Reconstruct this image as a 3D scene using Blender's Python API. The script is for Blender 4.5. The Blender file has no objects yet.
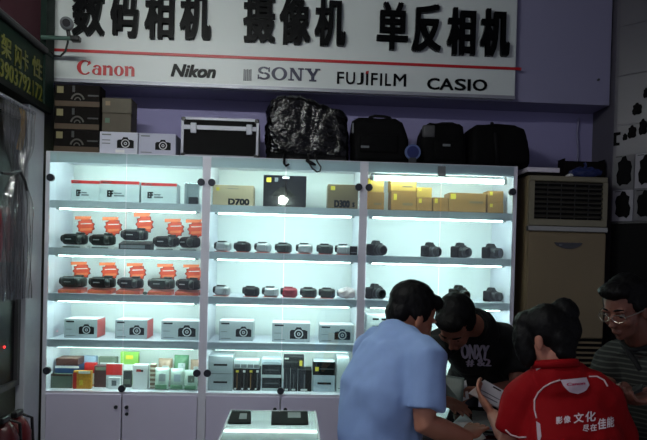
import bpy, bmesh, math, random
from mathutils import Vector, Matrix, noise
from mathutils.bvhtree import BVHTree

random.seed(7)
SC = bpy.context.scene
COL = SC.collection

# ------------------------------------------------------------------ camera
F_PX, CY = 620.0, 268.0                    # focal length and principal row in 647x440 pixels
CAM = Vector((1.406, -3.570, 1.501))
YAW, PITCH, ROLL = 0.0485, -0.0134, 0.0255
_c, _s = math.cos(YAW), math.sin(YAW)
_r0, _f0 = Vector((_c, -_s, 0)), Vector((_s, _c, 0))
FWD = _f0 * math.cos(PITCH) + Vector((0, 0, 1)) * math.sin(PITCH)
_u0 = Vector((0, 0, 1)) * math.cos(PITCH) - _f0 * math.sin(PITCH)
RIGHT = _r0 * math.cos(ROLL) + _u0 * math.sin(ROLL)
UP = _u0 * math.cos(ROLL) - _r0 * math.sin(ROLL)
cam_data = bpy.data.cameras.new('camera')
cam = bpy.data.objects.new('camera', cam_data)
COL.objects.link(cam)
cam.matrix_world = Matrix(((RIGHT.x, UP.x, -FWD.x, CAM.x), (RIGHT.y, UP.y, -FWD.y, CAM.y),
                           (RIGHT.z, UP.z, -FWD.z, CAM.z), (0, 0, 0, 1)))
cam_data.sensor_width = 36.0
cam_data.lens = F_PX / 647.0 * 36.0
cam_data.shift_y = (CY - 220.0) / 647.0
cam_data.clip_start = 0.05
SC.camera = cam

# ------------------------------------------------------------------ light and exposure
SC.view_settings.view_transform = 'Standard'
SC.view_settings.look = 'None'
SC.view_settings.gamma = 1.0
SC.view_settings.exposure = 0.0
SC.view_settings.use_curve_mapping = False
world = bpy.data.worlds.new('dim_hall')
SC.world = world
world.use_nodes = True
world.node_tree.nodes['Background'].inputs[0].default_value = (0.60, 0.62, 0.80, 1)
world.node_tree.nodes['Background'].inputs[1].default_value = 0.30
TUBE_POWER = 17.0
PENDANT_POWER = 60.0
CEILING_POWER = 22.0
ADDED_BATTEN_POWER = 135.0


def ray(px, py):
    return (FWD + RIGHT * ((px - 323.5) / F_PX) - UP * ((py - CY) / F_PX))


def P(px, py, Y):                          # point on the plane y = Y
    d = ray(px, py)
    return CAM + d * ((Y - CAM.y) / d.y)


def project(p):                            # picture position of a point
    d = Vector(p) - CAM
    w = d.dot(FWD)
    return 323.5 + F_PX * d.dot(RIGHT) / w, CY - F_PX * d.dot(UP) / w


def PX(px, py, X):                         # point on the plane x = X
    d = ray(px, py)
    return CAM + d * ((X - CAM.x) / d.x)


def PZ(px, py, Z):                         # point on the plane z = Z
    d = ray(px, py)
    return CAM + d * ((Z - CAM.z) / d.z)


def PN(px, py, o, n):                      # point on any plane
    d = ray(px, py)
    return CAM + d * ((o - CAM).dot(n) / d.dot(n))


# ------------------------------------------------------------------ materials
def lin(c):
    return tuple(((v / 255.0) / 12.92 if v / 255.0 <= 0.04045 else ((v / 255.0 + 0.055) / 1.055) ** 2.4) for v in c) + (1.0,)


MATS = {}


def mat(name, col, rough=0.5, metal=0.0, var=0.06, scale=30.0, bump=0.0, emit=0.0, coat=0.0, stripes=None, spec=0.5):
    if name in MATS:
        return MATS[name]
    m = bpy.data.materials.new(name)
    m.use_nodes = True
    nt = m.node_tree
    b = nt.nodes['Principled BSDF']
    c = lin(col)
    b.inputs['Roughness'].default_value = rough
    b.inputs['Metallic'].default_value = metal
    b.inputs['Coat Weight'].default_value = coat
    b.inputs['Specular IOR Level'].default_value = spec
    tc = nt.nodes.new('ShaderNodeTexCoord')
    nz = nt.nodes.new('ShaderNodeTexNoise')
    nz.inputs['Scale'].default_value = scale
    nz.inputs['Detail'].default_value = 3.0
    nt.links.new(tc.outputs['Object'], nz.inputs['Vector'])
    mx = nt.nodes.new('ShaderNodeMix')
    mx.data_type = 'RGBA'
    mx.inputs[6].default_value = tuple(v * (1 - var) for v in c[:3]) + (1,)
    mx.inputs[7].default_value = tuple(min(1, v * (1 + var)) for v in c[:3]) + (1,)
    nt.links.new(nz.outputs['Fac'], mx.inputs[0])
    out = mx.outputs[2]
    if stripes:
        col2, freq, lo = stripes
        wv = nt.nodes.new('ShaderNodeTexWave')
        wv.bands_direction = 'Z'
        wv.inputs['Scale'].default_value = freq
        wv.inputs['Distortion'].default_value = 0.4
        nt.links.new(tc.outputs['Object'], wv.inputs['Vector'])
        rp = nt.nodes.new('ShaderNodeMapRange')
        rp.inputs[1].default_value = lo
        rp.inputs[2].default_value = lo + 0.1
        nt.links.new(wv.outputs['Fac'], rp.inputs[0])
        m2 = nt.nodes.new('ShaderNodeMix')
        m2.data_type = 'RGBA'
        nt.links.new(rp.outputs[0], m2.inputs[0])
        nt.links.new(out, m2.inputs[6])
        m2.inputs[7].default_value = lin(col2)
        out = m2.outputs[2]
    nt.links.new(out, b.inputs['Base Color'])
    if bump:
        bp = nt.nodes.new('ShaderNodeBump')
        bp.inputs['Strength'].default_value = bump
        bp.inputs['Distance'].default_value = 0.01
        nt.links.new(nz.outputs['Fac'], bp.inputs['Height'])
        nt.links.new(bp.outputs[0], b.inputs['Normal'])
    if emit:
        b.inputs['Emission Color'].default_value = c
        b.inputs['Emission Strength'].default_value = emit
    MATS[name] = m
    return m


def glass(name, tint=(240, 250, 248), refl=0.06, rough=0.02):
    if name in MATS:
        return MATS[name]
    m = bpy.data.materials.new(name)
    m.use_nodes = True
    nt = m.node_tree
    nt.nodes.remove(nt.nodes['Principled BSDF'])
    t = nt.nodes.new('ShaderNodeBsdfTransparent')
    t.inputs[0].default_value = lin(tint)
    g = nt.nodes.new('ShaderNodeBsdfGlossy')
    g.inputs['Roughness'].default_value = rough
    g.inputs['Color'].default_value = (1, 1, 1, 1)
    lw = nt.nodes.new('ShaderNodeFresnel')
    lw.inputs['IOR'].default_value = 1.45
    ad = nt.nodes.new('ShaderNodeMath')
    ad.operation = 'ADD'
    ad.use_clamp = True
    ad.inputs[1].default_value = refl - 0.03
    nt.links.new(lw.outputs[0], ad.inputs[0])
    mx = nt.nodes.new('ShaderNodeMixShader')
    nt.links.new(ad.outputs[0], mx.inputs[0])
    nt.links.new(t.outputs[0], mx.inputs[1])
    nt.links.new(g.outputs[0], mx.inputs[2])
    nt.links.new(mx.outputs[0], nt.nodes['Material Output'].inputs[0])
    MATS[name] = m
    return m


# ------------------------------------------------------------------ mesh builder
class B:
    def __init__(self):
        self.bm = bmesh.new()

    def box(self, a, b, bev=0.0, seg=1):
        a, b = Vector(a), Vector(b)
        lo = Vector((min(a[i], b[i]) for i in range(3)))
        hi = Vector((max(a[i], b[i]) for i in range(3)))
        r = bmesh.ops.create_cube(self.bm, size=1.0)
        for v in r['verts']:
            v.co = Vector(((lo[i] + hi[i]) / 2 + v.co[i] * (hi[i] - lo[i]) for i in range(3)))
        if bev > 0:
            es = list({e for v in r['verts'] for e in v.link_edges})
            bmesh.ops.bevel(self.bm, geom=es, offset=bev, segments=seg, profile=0.5, affect='EDGES')
        return self

    def obox(self, o, ax, ay, az):         # box from a corner and three edge vectors
        o, ax, ay, az = (Vector(v) for v in (o, ax, ay, az))
        vs = [self.bm.verts.new(o + ax * i + ay * j + az * k) for i in (0, 1) for j in (0, 1) for k in (0, 1)]
        for q in ((0, 1, 3, 2), (4, 6, 7, 5), (0, 4, 5, 1), (2, 3, 7, 6), (0, 2, 6, 4), (1, 5, 7, 3)):
            self.bm.faces.new([vs[i] for i in q])
        bmesh.ops.recalc_face_normals(self.bm, faces=self.bm.faces[:])
        return self

    def ell(self, c, r, rot=None, u=16, v=10):
        q = bmesh.ops.create_uvsphere(self.bm, u_segments=u, v_segments=v, radius=1.0)
        c = Vector(c)
        for w in q['verts']:
            p = Vector((w.co[i] * r[i] for i in range(3)))
            w.co = c + (rot @ p if rot is not None else p)
        return self

    def rings(self, secs, cap=True):       # secs: list of rings (lists of points, equal counts)
        rs = [[self.bm.verts.new(p) for p in s] for s in secs]
        n = len(rs[0])
        for a, b in zip(rs, rs[1:]):
            for i in range(n):
                self.bm.faces.new((a[i], a[(i + 1) % n], b[(i + 1) % n], b[i]))
        if cap:
            self.bm.faces.new(rs[0][::-1])
            self.bm.faces.new(rs[-1])
        bmesh.ops.recalc_face_normals(self.bm, faces=self.bm.faces[:])
        return self

    def tube(self, pts, rad, n=10):
        pts = [Vector(p) for p in pts]
        if not isinstance(rad, (list, tuple)):
            rad = [rad] * len(pts)
        secs, ref = [], None
        for i, p in enumerate(pts):
            t = (pts[min(i + 1, len(pts) - 1)] - pts[max(i - 1, 0)]).normalized()
            if ref is None:
                ref = t.orthogonal().normalized()
            ref = (ref - t * ref.dot(t)).normalized()
            bi = t.cross(ref)
            secs.append([p + (ref * math.cos(2 * math.pi * k / n) + bi * math.sin(2 * math.pi * k / n)) * rad[i] for k in range(n)])
        return self.rings(secs)

    def prism(self, pts2, fn, d0, d1):     # outline pts2 -> fn(u, v, depth)
        self.rings([[fn(u, v, d0) for u, v in pts2], [fn(u, v, d1) for u, v in pts2]])
        return self

    def ring2(self, outer, inner, fn, d0, d1, closed=True):
        n = len(outer)
        V = [[self.bm.verts.new(fn(u, v, d)) for u, v in o] for o in (outer, inner) for d in (d0, d1)]
        o0, o1, i0, i1 = V
        for k in range(n if closed else n - 1):
            j = (k + 1) % n
            self.bm.faces.new((o0[k], o0[j], i0[j], i0[k]))
            self.bm.faces.new((o1[j], o1[k], i1[k], i1[j]))
            self.bm.faces.new((o0[j], o0[k], o1[k], o1[j]))
            self.bm.faces.new((i0[k], i0[j], i1[j], i1[k]))
        if not closed:
            self.bm.faces.new((o0[0], i0[0], i1[0], o1[0]))
            self.bm.faces.new((o0[-1], o1[-1], i1[-1], i0[-1]))
        bmesh.ops.recalc_face_normals(self.bm, faces=self.bm.faces[:])
        return self

    def mesh(self, me, M=None):            # append an existing mesh
        b2 = bmesh.new()
        b2.from_mesh(me)
        if M is not None:
            b2.transform(M)
        tmp = bpy.data.meshes.new('tmp')
        b2.to_mesh(tmp)
        b2.free()
        self.bm.from_mesh(tmp)
        bpy.data.meshes.remove(tmp)
        return self

    def wobble(self, amp, scale, seed=0.0):
        self.bm.normal_update()
        for v in self.bm.verts:
            v.co += v.normal * (noise.noise(v.co * scale + Vector((seed, seed * 1.7, 0))) * amp)
        return self

    def data(self, name, smooth=False):
        me = bpy.data.meshes.new(name)
        self.bm.to_mesh(me)
        self.bm.free()
        if smooth:
            me.shade_smooth()
        return me

    def build(self, name, m, parent=None, smooth=False, off=None):
        if off is not None:
            bmesh.ops.translate(self.bm, verts=self.bm.verts[:], vec=-Vector(off))
        me = self.data(name, smooth)
        if m is not None:
            me.materials.append(m)
        return link(name, me, parent)


def link(name, me, parent=None):
    o = bpy.data.objects.new(name, me)
    COL.objects.link(o)
    if parent is not None:
        o.parent = parent
    return o


def tag(o, label, cat, group=None):
    o['label'] = label
    o['category'] = cat
    if group:
        o['group'] = group
    return o


def thing(name, label, cat, loc=(0, 0, 0), rz=0.0, group=None):
    o = bpy.data.objects.new(name, None)
    o.empty_display_size = 0.05
    COL.objects.link(o)
    o.location = loc
    o.rotation_euler = (0, 0, rz)
    return tag(o, label, cat, group)


def struct(name, b, m, label=None, parent=None):
    o = b.build(name, m, parent)
    if parent is None:
        o['kind'] = 'structure'
        o['label'] = label
    return o


def dup(root, loc, rz=None, label=None, group=None):
    r = root.copy()
    COL.objects.link(r)
    r.location = loc
    if rz is not None:
        r.rotation_euler = (0, 0, rz)
    if label:
        r['label'] = label
    if group:
        r['group'] = group
    for ch in list(root.children):
        c = ch.copy()
        COL.objects.link(c)
        c.parent = r
        for g in list(ch.children):
            d = g.copy()
            COL.objects.link(d)
            d.parent = c
    return r


def front(u, v, d):                        # glyph plane facing the camera: x, z, depth towards -y
    return Vector((u, -d, v))


def text_bm(s, w=None, h=None, extrude=0.0, offset=0.0, shear=0.0):
    cu = bpy.data.curves.new('t', 'FONT')
    cu.body = s
    cu.extrude = extrude
    cu.offset = offset
    cu.shear = shear
    cu.resolution_u = 3
    o = bpy.data.objects.new('t', cu)
    COL.objects.link(o)
    dg = bpy.context.evaluated_depsgraph_get()
    me = bpy.data.meshes.new_from_object(o.evaluated_get(dg))
    COL.objects.unlink(o)
    bpy.data.objects.remove(o)
    bpy.data.curves.remove(cu)
    bm = bmesh.new()
    bm.from_mesh(me)
    bpy.data.meshes.remove(me)
    if len(bm.verts) == 0:
        return bm
    xs = [v.co.x for v in bm.verts]
    ys = [v.co.y for v in bm.verts]
    x0, x1, y0, y1 = min(xs), max(xs), min(ys), max(ys)
    kx = w / (x1 - x0) if w else h / (y1 - y0)
    ky = h / (y1 - y0) if h else kx
    for v in bm.verts:
        v.co.x = (v.co.x - (x0 + x1) / 2) * kx
        v.co.y = (v.co.y - (y0 + y1) / 2) * ky
    return bm


def text_obj(name, s, o, ex, ey, w, h, m, parent, depth=0.002, offset=0.0, shear=0.0, off=None):
    """Raised or printed writing centred at o; ex runs along the line, ey up the letters."""
    ex, ey = Vector(ex).normalized(), Vector(ey).normalized()
    en = ex.cross(ey)
    bold = offset * h
    bm = text_bm(s, w - 2 * bold, h - 1.4 * bold, 0.5, 0.0, shear)
    o = Vector(o) - (Vector(off) if off is not None else Vector())
    one = bpy.data.meshes.new('one')
    bm.to_mesh(one)
    bm.free()
    bm = bmesh.new()
    sh = [(0, 0)] if bold == 0 else [(-bold, -0.7 * bold), (bold, -0.7 * bold), (-bold, 0.7 * bold), (bold, 0.7 * bold), (0, 0)]
    for q, (dx, dy) in enumerate(sh):
        n0 = len(bm.verts)
        bm.from_mesh(one)
        bm.verts.ensure_lookup_table()
        for v in bm.verts[n0:]:
            c = v.co.copy()
            v.co = o + ex * (c.x + dx) + ey * (c.y + dy) + en * (depth * (1 + 0.02 * q) if c.z > 0 else -0.0005)
    bpy.data.meshes.remove(one)
    me = bpy.data.meshes.new(name)
    bm.to_mesh(me)
    bm.free()
    me.materials.append(m)
    return link(name, me, parent)


def remesh(b, voxel, smooth=4, wob=None):
    me = b.data('tmp')
    o = bpy.data.objects.new('tmp', me)
    COL.objects.link(o)
    md = o.modifiers.new('r', 'REMESH')
    md.mode = 'VOXEL'
    md.voxel_size = voxel
    if smooth:
        s = o.modifiers.new('s', 'SMOOTH')
        s.factor = 0.5
        s.iterations = smooth
    dg = bpy.context.evaluated_depsgraph_get()
    out = bpy.data.meshes.new_from_object(o.evaluated_get(dg))
    COL.objects.unlink(o)
    bpy.data.objects.remove(o)
    bpy.data.meshes.remove(me)
    if wob:
        bm = bmesh.new()
        bm.from_mesh(out)
        bm.normal_update()
        for amp, sc, seed, st in wob:
            for v in bm.verts:
                q = Vector((v.co.x * sc * st[0], v.co.y * sc * st[1], v.co.z * sc * st[2]))
                v.co += v.normal * (noise.noise(q + Vector((seed, 0, seed))) * amp)
        bm.to_mesh(out)
        bm.free()
    out.shade_smooth()
    return out

# ------------------------------------------------------------------ common materials
M_WALL = mat('lilac_wall_paint', (146, 142, 184), 0.8, var=0.04, scale=6)
M_BULK = mat('lilac_bulkhead_paint', (138, 136, 166), 0.7, var=0.03, scale=5)
M_RWALL = mat('grey_tile_wall', (84, 82, 92), 0.6, var=0.08, scale=5)
M_FLOOR = mat('floor_tile', (120, 118, 112), 0.35, var=0.1, scale=4)
M_CEIL = mat('ceiling_board', (130, 130, 138), 0.9)
M_LWALL = mat('olive_wall', (70, 74, 56), 0.6, var=0.15, scale=8)
M_LAM = mat('white_laminate', (222, 222, 232), 0.35, var=0.02, scale=12)
M_DOOR = mat('lilac_white_laminate', (213, 208, 228), 0.35, var=0.03, scale=8)
M_BACK = mat('white_backing', (240, 244, 242), 0.6, var=0.01)
M_SHELF = mat('shelf_board', (224, 226, 238), 0.3, var=0.02)
M_BLACK = mat('black_plastic', (18, 18, 20), 0.4, var=0.2)
M_BLACKM = mat('black_matte', (8, 8, 9), 0.8, var=0.2, spec=0.2)
M_DGREY = mat('dark_grey_plastic', (52, 54, 56), 0.45)
M_SILVER = mat('silver_metal', (190, 192, 196), 0.3, metal=0.8)
M_CHROME = mat('brushed_aluminium', (150, 152, 162), 0.45, metal=0.4)
M_WHITE = mat('white_paper', (236, 236, 238), 0.7, var=0.02)
M_RED = mat('red_print', (196, 40, 40), 0.5)
M_GLASS = glass('cabinet_glass')

# ------------------------------------------------------------------ room
ZB = 0.72                                  # top of the cupboard base / bottom of the glass
W3 = 0.90                                  # width of a cabinet unit
HG = 1.354                                 # glass height
ZT = ZB + HG
YW = 0.40                                  # back wall
XR = P(593, 118, YW).x                     # right-hand return of the back wall
XL = -0.06
ZC = 3.30

struct('floor', B().box((-2.2, -7.0, -0.05), (6.0, YW + 0.1, 0.0)), M_FLOOR, 'grey tiled shop floor')
struct('ceiling', B().box((-2.2, -7.0, ZC), (6.0, YW + 0.1, ZC + 0.05)), M_CEIL, 'grey ceiling boards')
struct('wall_back', B().box((-0.2, YW, 0), (XR + 0.1, YW + 0.1, ZC)), M_WALL, 'lilac painted back wall of the shop')
struct('wall_left', B().box((XL - 0.1, -1.6, 0), (XL, YW, ZC)), M_LWALL, 'dark olive side wall of the neighbouring stall')
YA = 0.13                                 # where the right wall turns
struct('wall_right', B().box((XR, YA, 0), (XR + 0.1, YW, ZC)), M_RWALL, 'short grey return wall beside the air conditioner')
AN = Vector((-1, -1, 0)).normalized()      # normal of the angled wall
AD = Vector((1, -1, 0)).normalized()
A0 = Vector((XR, YA, 0))
wa = struct('wall_angled', B().obox(A0, AD * 2.6, -AN * 0.1, (0, 0, ZC)), M_RWALL, 'grey tiled wall running off at an angle')

# tiles of the angled wall, a few courses above the poster board
bt = B().obox((0, 0, 0), AD * 0.294, AN * 0.004, (0, 0, 0.294)).data('wall_tile')
bt.materials.append(mat('pale_wall_tile', (90, 88, 97), 0.4, var=0.04, scale=4))
for i in range(4):
    for j in range(5):
        t = link('wall_tile', bt, wa)
        t.location = A0 + AD * (0.02 + i * 0.30) + Vector((0, 0, 1.76 + j * 0.30))

# pilaster between the stalls
struct('trim_1', B().box((XL, -0.20, 0), (-0.012, 0.0, PX(46, 106.5, P(48.5, 60, 0.02).x).z - 0.034), 0.004), mat('grey_white_panel', (196, 200, 208), 0.5), 'pale grey pilaster beside the cabinets')

# bulkhead above the cabinets
YS = 0.17                                  # front of the bulkhead
zb = P(50, 83, YS).z
XBE = P(609, 112, YS).x
struct('wall_upper', B().box((XL, YS, zb - 0.005), (XBE, YW, ZC)), M_BULK, 'lilac boxed bulkhead above the cabinets')
tag(B().tube([P(579, 118, YW - 0.012), P(577, 132, YW - 0.012), P(578, 150, YW - 0.012), P(577, 172, YW - 0.012)], 0.006, 6).build('wall_cable', M_BULK),
    'thin pale cable running down the lilac wall above the air conditioner', 'cable')
tag(B().tube([P(598, 80, YS) + Vector((0, 0.002, 0)), P(598, 80, YS) - Vector((0, 0.012, 0))], 0.007, 8).build('screw_head', M_DGREY),
    'small dark screw head on the plain lilac end of the bulkhead', 'screw')

# ------------------------------------------------------------------ the big sign
YP = YS - 0.035                            # sign face
sl, sr = P(49, 60, YP).x, P(515, 95, YP).x
sign = thing('shop_sign', 'long white sign with raised black Chinese characters above the cabinets', 'sign', (sl, YP, zb))
M_SIGN = mat('sign_white', (205, 212, 212), 0.4, var=0.02, scale=3)
M_INK = mat('sign_black_letter', (5, 6, 8), 0.4, spec=0.12, var=0.1)
M_INKR = mat('sign_red', (176, 26, 34), 0.4)
M_INKB = mat('sign_navy', (34, 34, 66), 0.4)
so = Vector((sl, YP, zb))
B().box((sl, YP, zb), (sr, YS, ZC - 0.02), 0.004).build('panel', M_SIGN, sign, off=so)
B().box((sl, YP - 0.006, zb - 0.0), (sr, YP + 0.004, zb + 0.02)).build('bottom_rim', M_CHROME, sign, off=so)
ra, rb_ = P(50, 49.8, YP), P(521, 71.3, YP)
zr = (ra.z + rb_.z) / 2
B().box((sl, YP - 0.006, ra.z - 0.008), (rb_.x, YP + 0.004, ra.z + 0.008)).build('red_stripe', M_INKR, sign, off=so)
chars = [('数', 73, 105, 35.5), ('码', 111, 139, 37), ('相', 145, 174, 38.8), ('机', 180, 211, 39.5),
         ('摄', 243, 275, 42), ('像', 279, 310, 44), ('机', 314, 345, 45.5),
         ('单', 376, 407, 49.5), ('反', 411, 440, 51.5), ('相', 446, 474, 55), ('机', 479, 508, 56)]
for ch, x0, x1, yb in chars:
    a, b = P(x0, yb, YP), P(x1, yb, YP)
    h = 47.0 / F_PX * (YP - CAM.y)
    c = Vector(((a.x + b.x) / 2, YP, a.z + h / 2 - 0.004))
    text_obj('character', ch, c, (1, 0, 0), (0, 0, 1), (b.x - a.x), h, M_INK, sign, depth=0.028, offset=0.026, off=so)


def arc(cx, cy, ro, ri, a0, a1, io=(0, 0), n=24):
    o, i = [], []
    for k in range(n + 1):
        t = math.radians(a0 + (a1 - a0) * k / n)
        o.append((cx + ro[0] * math.cos(t), cy + ro[1] * math.sin(t)))
        i.append((cx + io[0] + ri[0] * math.cos(t), cy + io[1] + ri[1] * math.sin(t)))
    return o, i


def serif_logo(word, px, YPl, m, parent, off, depth=0.006):
    """Letters drawn as strokes in a unit box (x height 1), placed on the sign face."""
    x0, y0, x1, y1 = px
    a, b = P(x0, y1, YPl), P(x1, y0, YPl)
    wid, hei = b.x - a.x, P((x0 + x1) / 2, y0, YPl).z - P((x0 + x1) / 2, y1, YPl).z
    zc = P((x0 + x1) / 2, (y0 + y1) / 2, YPl).z
    glyphs = {
        'C': (1.05, [('arc', 0.52, 0.5, (0.52, 0.52), (0.30, 0.44), 48, 318, (0.06, 0)),
                     ('poly', [(0.70, 0.62), (0.98, 0.80), (0.90, 0.98), (0.80, 0.90)])]),
        'a': (0.72, [('arc', 0.30, 0.24, (0.29, 0.23), (0.13, 0.17), 0, 360, (0.02, 0)),
                     ('poly', [(0.44, 0.0), (0.66, 0.0), (0.66, 0.5), (0.44, 0.5)]),
                     ('arc', 0.36, 0.46, (0.30, 0.25), (0.12, 0.18), 0, 160, (0.0, 0))]),
        'n': (0.80, [('poly', [(0.06, 0.0), (0.28, 0.0), (0.28, 0.70), (0.02, 0.70), (0.02, 0.62), (0.06, 0.6)]),
                     ('poly', [(0.50, 0.0), (0.72, 0.0), (0.72, 0.46), (0.50, 0.46)]),
                     ('arc', 0.48, 0.45, (0.24, 0.26), (0.03, 0.16), 0, 150, (0.0, 0))]),
        'o': (0.74, [('arc', 0.36, 0.35, (0.34, 0.36), (0.13, 0.30), 0, 360, (0, 0))]),
        'S': (0.95, [('arc', 0.46, 0.72, (0.40, 0.29), (0.20, 0.17), 30, 265, (0, 0)),
                     ('arc', 0.46, 0.28, (0.42, 0.29), (0.22, 0.17), -150, 85, (0, 0)),
                     ('poly', [(0.76, 0.62), (0.86, 0.62), (0.86, 1.0), (0.76, 0.92)]),
                     ('poly', [(0.04, 0.0), (0.14, 0.08), (0.14, 0.36), (0.04, 0.36)])]),
        'O': (1.15, [('arc', 0.56, 0.5, (0.54, 0.52), (0.30, 0.42), 0, 360, (0, 0))]),
        'N': (1.15, [('poly', [(0.16, 0.0), (0.28, 0.0), (0.28, 1.0), (0.16, 1.0)]),
                     ('poly', [(0.82, 0.0), (0.94, 0.0), (0.94, 1.0), (0.82, 1.0)]),
                     ('poly', [(0.10, 1.0), (0.36, 1.0), (0.94, 0.0), (0.72, 0.0)]),
                     ('poly', [(0.02, 0.0), (0.42, 0.0), (0.42, 0.10), (0.02, 0.10)]),
                     ('poly', [(0.68, 0.90), (1.08, 0.90), (1.08, 1.0), (0.68, 1.0)])]),
        'Y': (1.10, [('poly', [(0.44, 0.0), (0.66, 0.0), (0.66, 0.5), (0.44, 0.5)]),
                     ('poly', [(0.08, 1.0), (0.34, 1.0), (0.66, 0.46), (0.44, 0.40)]),
                     ('poly', [(0.78, 1.0), (0.94, 1.0), (0.66, 0.40), (0.52, 0.50)]),
                     ('poly', [(0.0, 0.90), (0.44, 0.90), (0.44, 1.0), (0.0, 1.0)]),
                     ('poly', [(0.70, 0.90), (1.06, 0.90), (1.06, 1.0), (0.70, 1.0)]),
                     ('poly', [(0.30, 0.0), (0.80, 0.0), (0.80, 0.10), (0.30, 0.10)])]),
    }
    adv = sum(glyphs[c][0] for c in word)
    kx, kz, cx = wid / adv, hei, a.x
    for c in word:
        bb = B()
        fn = lambda u, v, d, cx=cx: Vector((cx + u * kx, YPl - d, zc - hei / 2 + v * kz))
        for q, g in enumerate(glyphs[c][1]):
            d1 = depth + q * 0.0004
            if g[0] == 'poly':
                bb.prism(g[1], fn, -0.001, d1)
            else:
                o, i = arc(g[1], g[2], g[3], g[4], g[5], g[6], g[7])
                if g[6] - g[5] >= 360:
                    o, i = o[:-1], i[:-1]
                    bb.ring2(o, i, fn, -0.001, d1, True)
                else:
                    bb.ring2(o, i, fn, -0.001, d1, False)
        bb.build('logo_letter', m, parent, off=off)
        cx += glyphs[c][0] * kx


def flat_logo(word, px, m, depth=0.006, offset=0.0, shear=0.0, name='logo_lettering'):
    x0, y0, x1, y1 = px
    c = P((x0 + x1) / 2, (y0 + y1) / 2, YP)
    w = P(x1, y1, YP).x - P(x0, y1, YP).x
    h = (y1 - y0) / F_PX * (YP - CAM.y)
    return text_obj(name, word, c, (1, 0, 0), (0, 0, 1), w, h, m, sign, depth, offset, shear, off=so)


serif_logo('Canon', (77, 61.5, 136, 75.5), YP, M_INKR, sign, so)
flat_logo('Nikon', (171, 65, 216, 77.5), M_INK, offset=0.05, shear=0.25)
serif_logo('SONY', (257, 68, 321, 80.5), YP, M_INKB, sign, so)
for k in range(5):                          # worn grey square mark in front of the name
    q = P(243.5 + 1.7 * k, 75, YP)
    B().box((q.x, YP - 0.004, q.z - 0.034), (q.x + 0.007, YP + 0.001, q.z + 0.034 - 0.003 * (k % 2))).build(
        'logo_mark', mat('worn_grey_print', (120, 122, 126), 0.6), sign, off=so)
fx = [(337, 344, 'F'), (346, 355, 'U'), (357, 363.5, 'J'), (366, 368, 'I'), (371, 377.5, 'F'), (380, 382, 'I'), (385, 391, 'L'), (393.5, 406, 'M')]
for x0, x1, c in fx:
    k = (x0 - 337) / 69.0
    flat_logo(c, (x0, 72.0 + 2.6 * k, x1, 84.0 + 2.9 * k), M_INK, offset=0.016, name='logo_letter')
q = P(367, 73.0, YP)
B().prism([(-0.009, -0.008), (0.008, -0.004), (0.010, 0.012), (-0.007, 0.008)], lambda u, v, d: Vector((q.x + u, YP - d, q.z + v)), -0.001, 0.008).build('logo_mark', M_INKR, sign, off=so)
for x0, x1, c in ((427, 439.5, 'C'), (439.5, 453.5, 'A'), (454.5, 466, 'S'), (467.5, 470.5, 'I'), (472.5, 487, 'O')):
    k = (x0 - 427) / 60.0
    flat_logo(c, (x0, 78.2 + 1.8 * k, x1, 89.8 + 1.8 * k), M_INK, offset=0.03, name='logo_letter')

# ------------------------------------------------------------------ green stall sign on the left wall, cctv camera
XG = P(48.5, 60, 0.02).x
GY0, GY1 = -1.5, 0.05
zg0 = PX(46, 106.5, XG).z
zg1 = PX(42, 52, XG).z
gs = thing('stall_sign', 'dark green lettering sign of the next stall, with yellow characters', 'sign', (XG, GY1, zg0))
go = Vector((XG, GY1, zg0))
M_GREEN = mat('dark_green_vinyl', (11, 36, 25), 0.6, var=0.15, scale=8, spec=0.2)
M_GREEN2 = mat('deep_green_trim', (12, 32, 26), 0.6, spec=0.2)
M_YEL = mat('yellow_green_vinyl', (100, 102, 28), 0.5)
B().box((XL, GY0, zg0), (XG, GY1, zg1)).build('board', M_GREEN, gs, off=go)
B().box((XL, GY1 - 0.10, zg0 - 0.01), (XG + 0.012, GY1 + 0.02, zg1)).build('edge_trim', M_GREEN2, gs, off=go)
B().box((XL, GY0, zg0 - 0.03), (XG + 0.014, GY1 + 0.01, zg0)).build('bottom_rail', mat('dark_rail', (18, 24, 22), 0.6, spec=0.2), gs, off=go)
for ch, xa, xb, yc in (('架', 1, 11, 47), ('闪', 14.5, 21, 57), ('卡', 22, 28, 61), ('性', 32, 42, 68)):
    a, b = PX(xa, yc, XG), PX(xb, yc, XG)
    text_obj('character', ch, (XG, (a.y + b.y) / 2, (a.z + b.z) / 2 + 0.0), (0, 1, 0), (0, 0, 1), abs(b.y - a.y), 0.105, M_YEL, gs, 0.003, 0.02, off=go)
a, b = PX(-4, 66, XG), PX(42, 94, XG)
zc = PX(20, 80, XG).z
text_obj('phone_number', '13903792172', (XG, (a.y + b.y) / 2, zc), (0, 1, 0), (0, 0, 1), b.y - a.y, 0.085, M_YEL, gs, 0.003, 0.012, off=go)
rs = thing('stall_banner', 'dark red banner above the green stall sign', 'banner', (XG, GY1 - 0.1, zg1 + 0.03))
ro = Vector((XG, GY1 - 0.1, zg1 + 0.03))
B().box((XL, GY0, zg1 + 0.03), (XG - 0.02, GY1 - 0.10, ZC - 0.02)).build('cloth', mat('dark_red_cloth', (64, 18, 32), 0.85, var=0.25, scale=9), rs, off=ro)
B().box((XL, GY1 - 0.10, zg1 + 0.005), (XG + 0.012, GY1 + 0.02, ZC - 0.02)).build('green_border', M_GREEN2, rs, off=ro)
B().tube([(XG + 0.01, GY0, zg1 + 0.015), (XG + 0.01, GY1 - 0.1, zg1 + 0.015)], 0.018, 10).build('rail', mat('grey_pipe', (52, 53, 56), 0.5), rs, off=ro)

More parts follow.
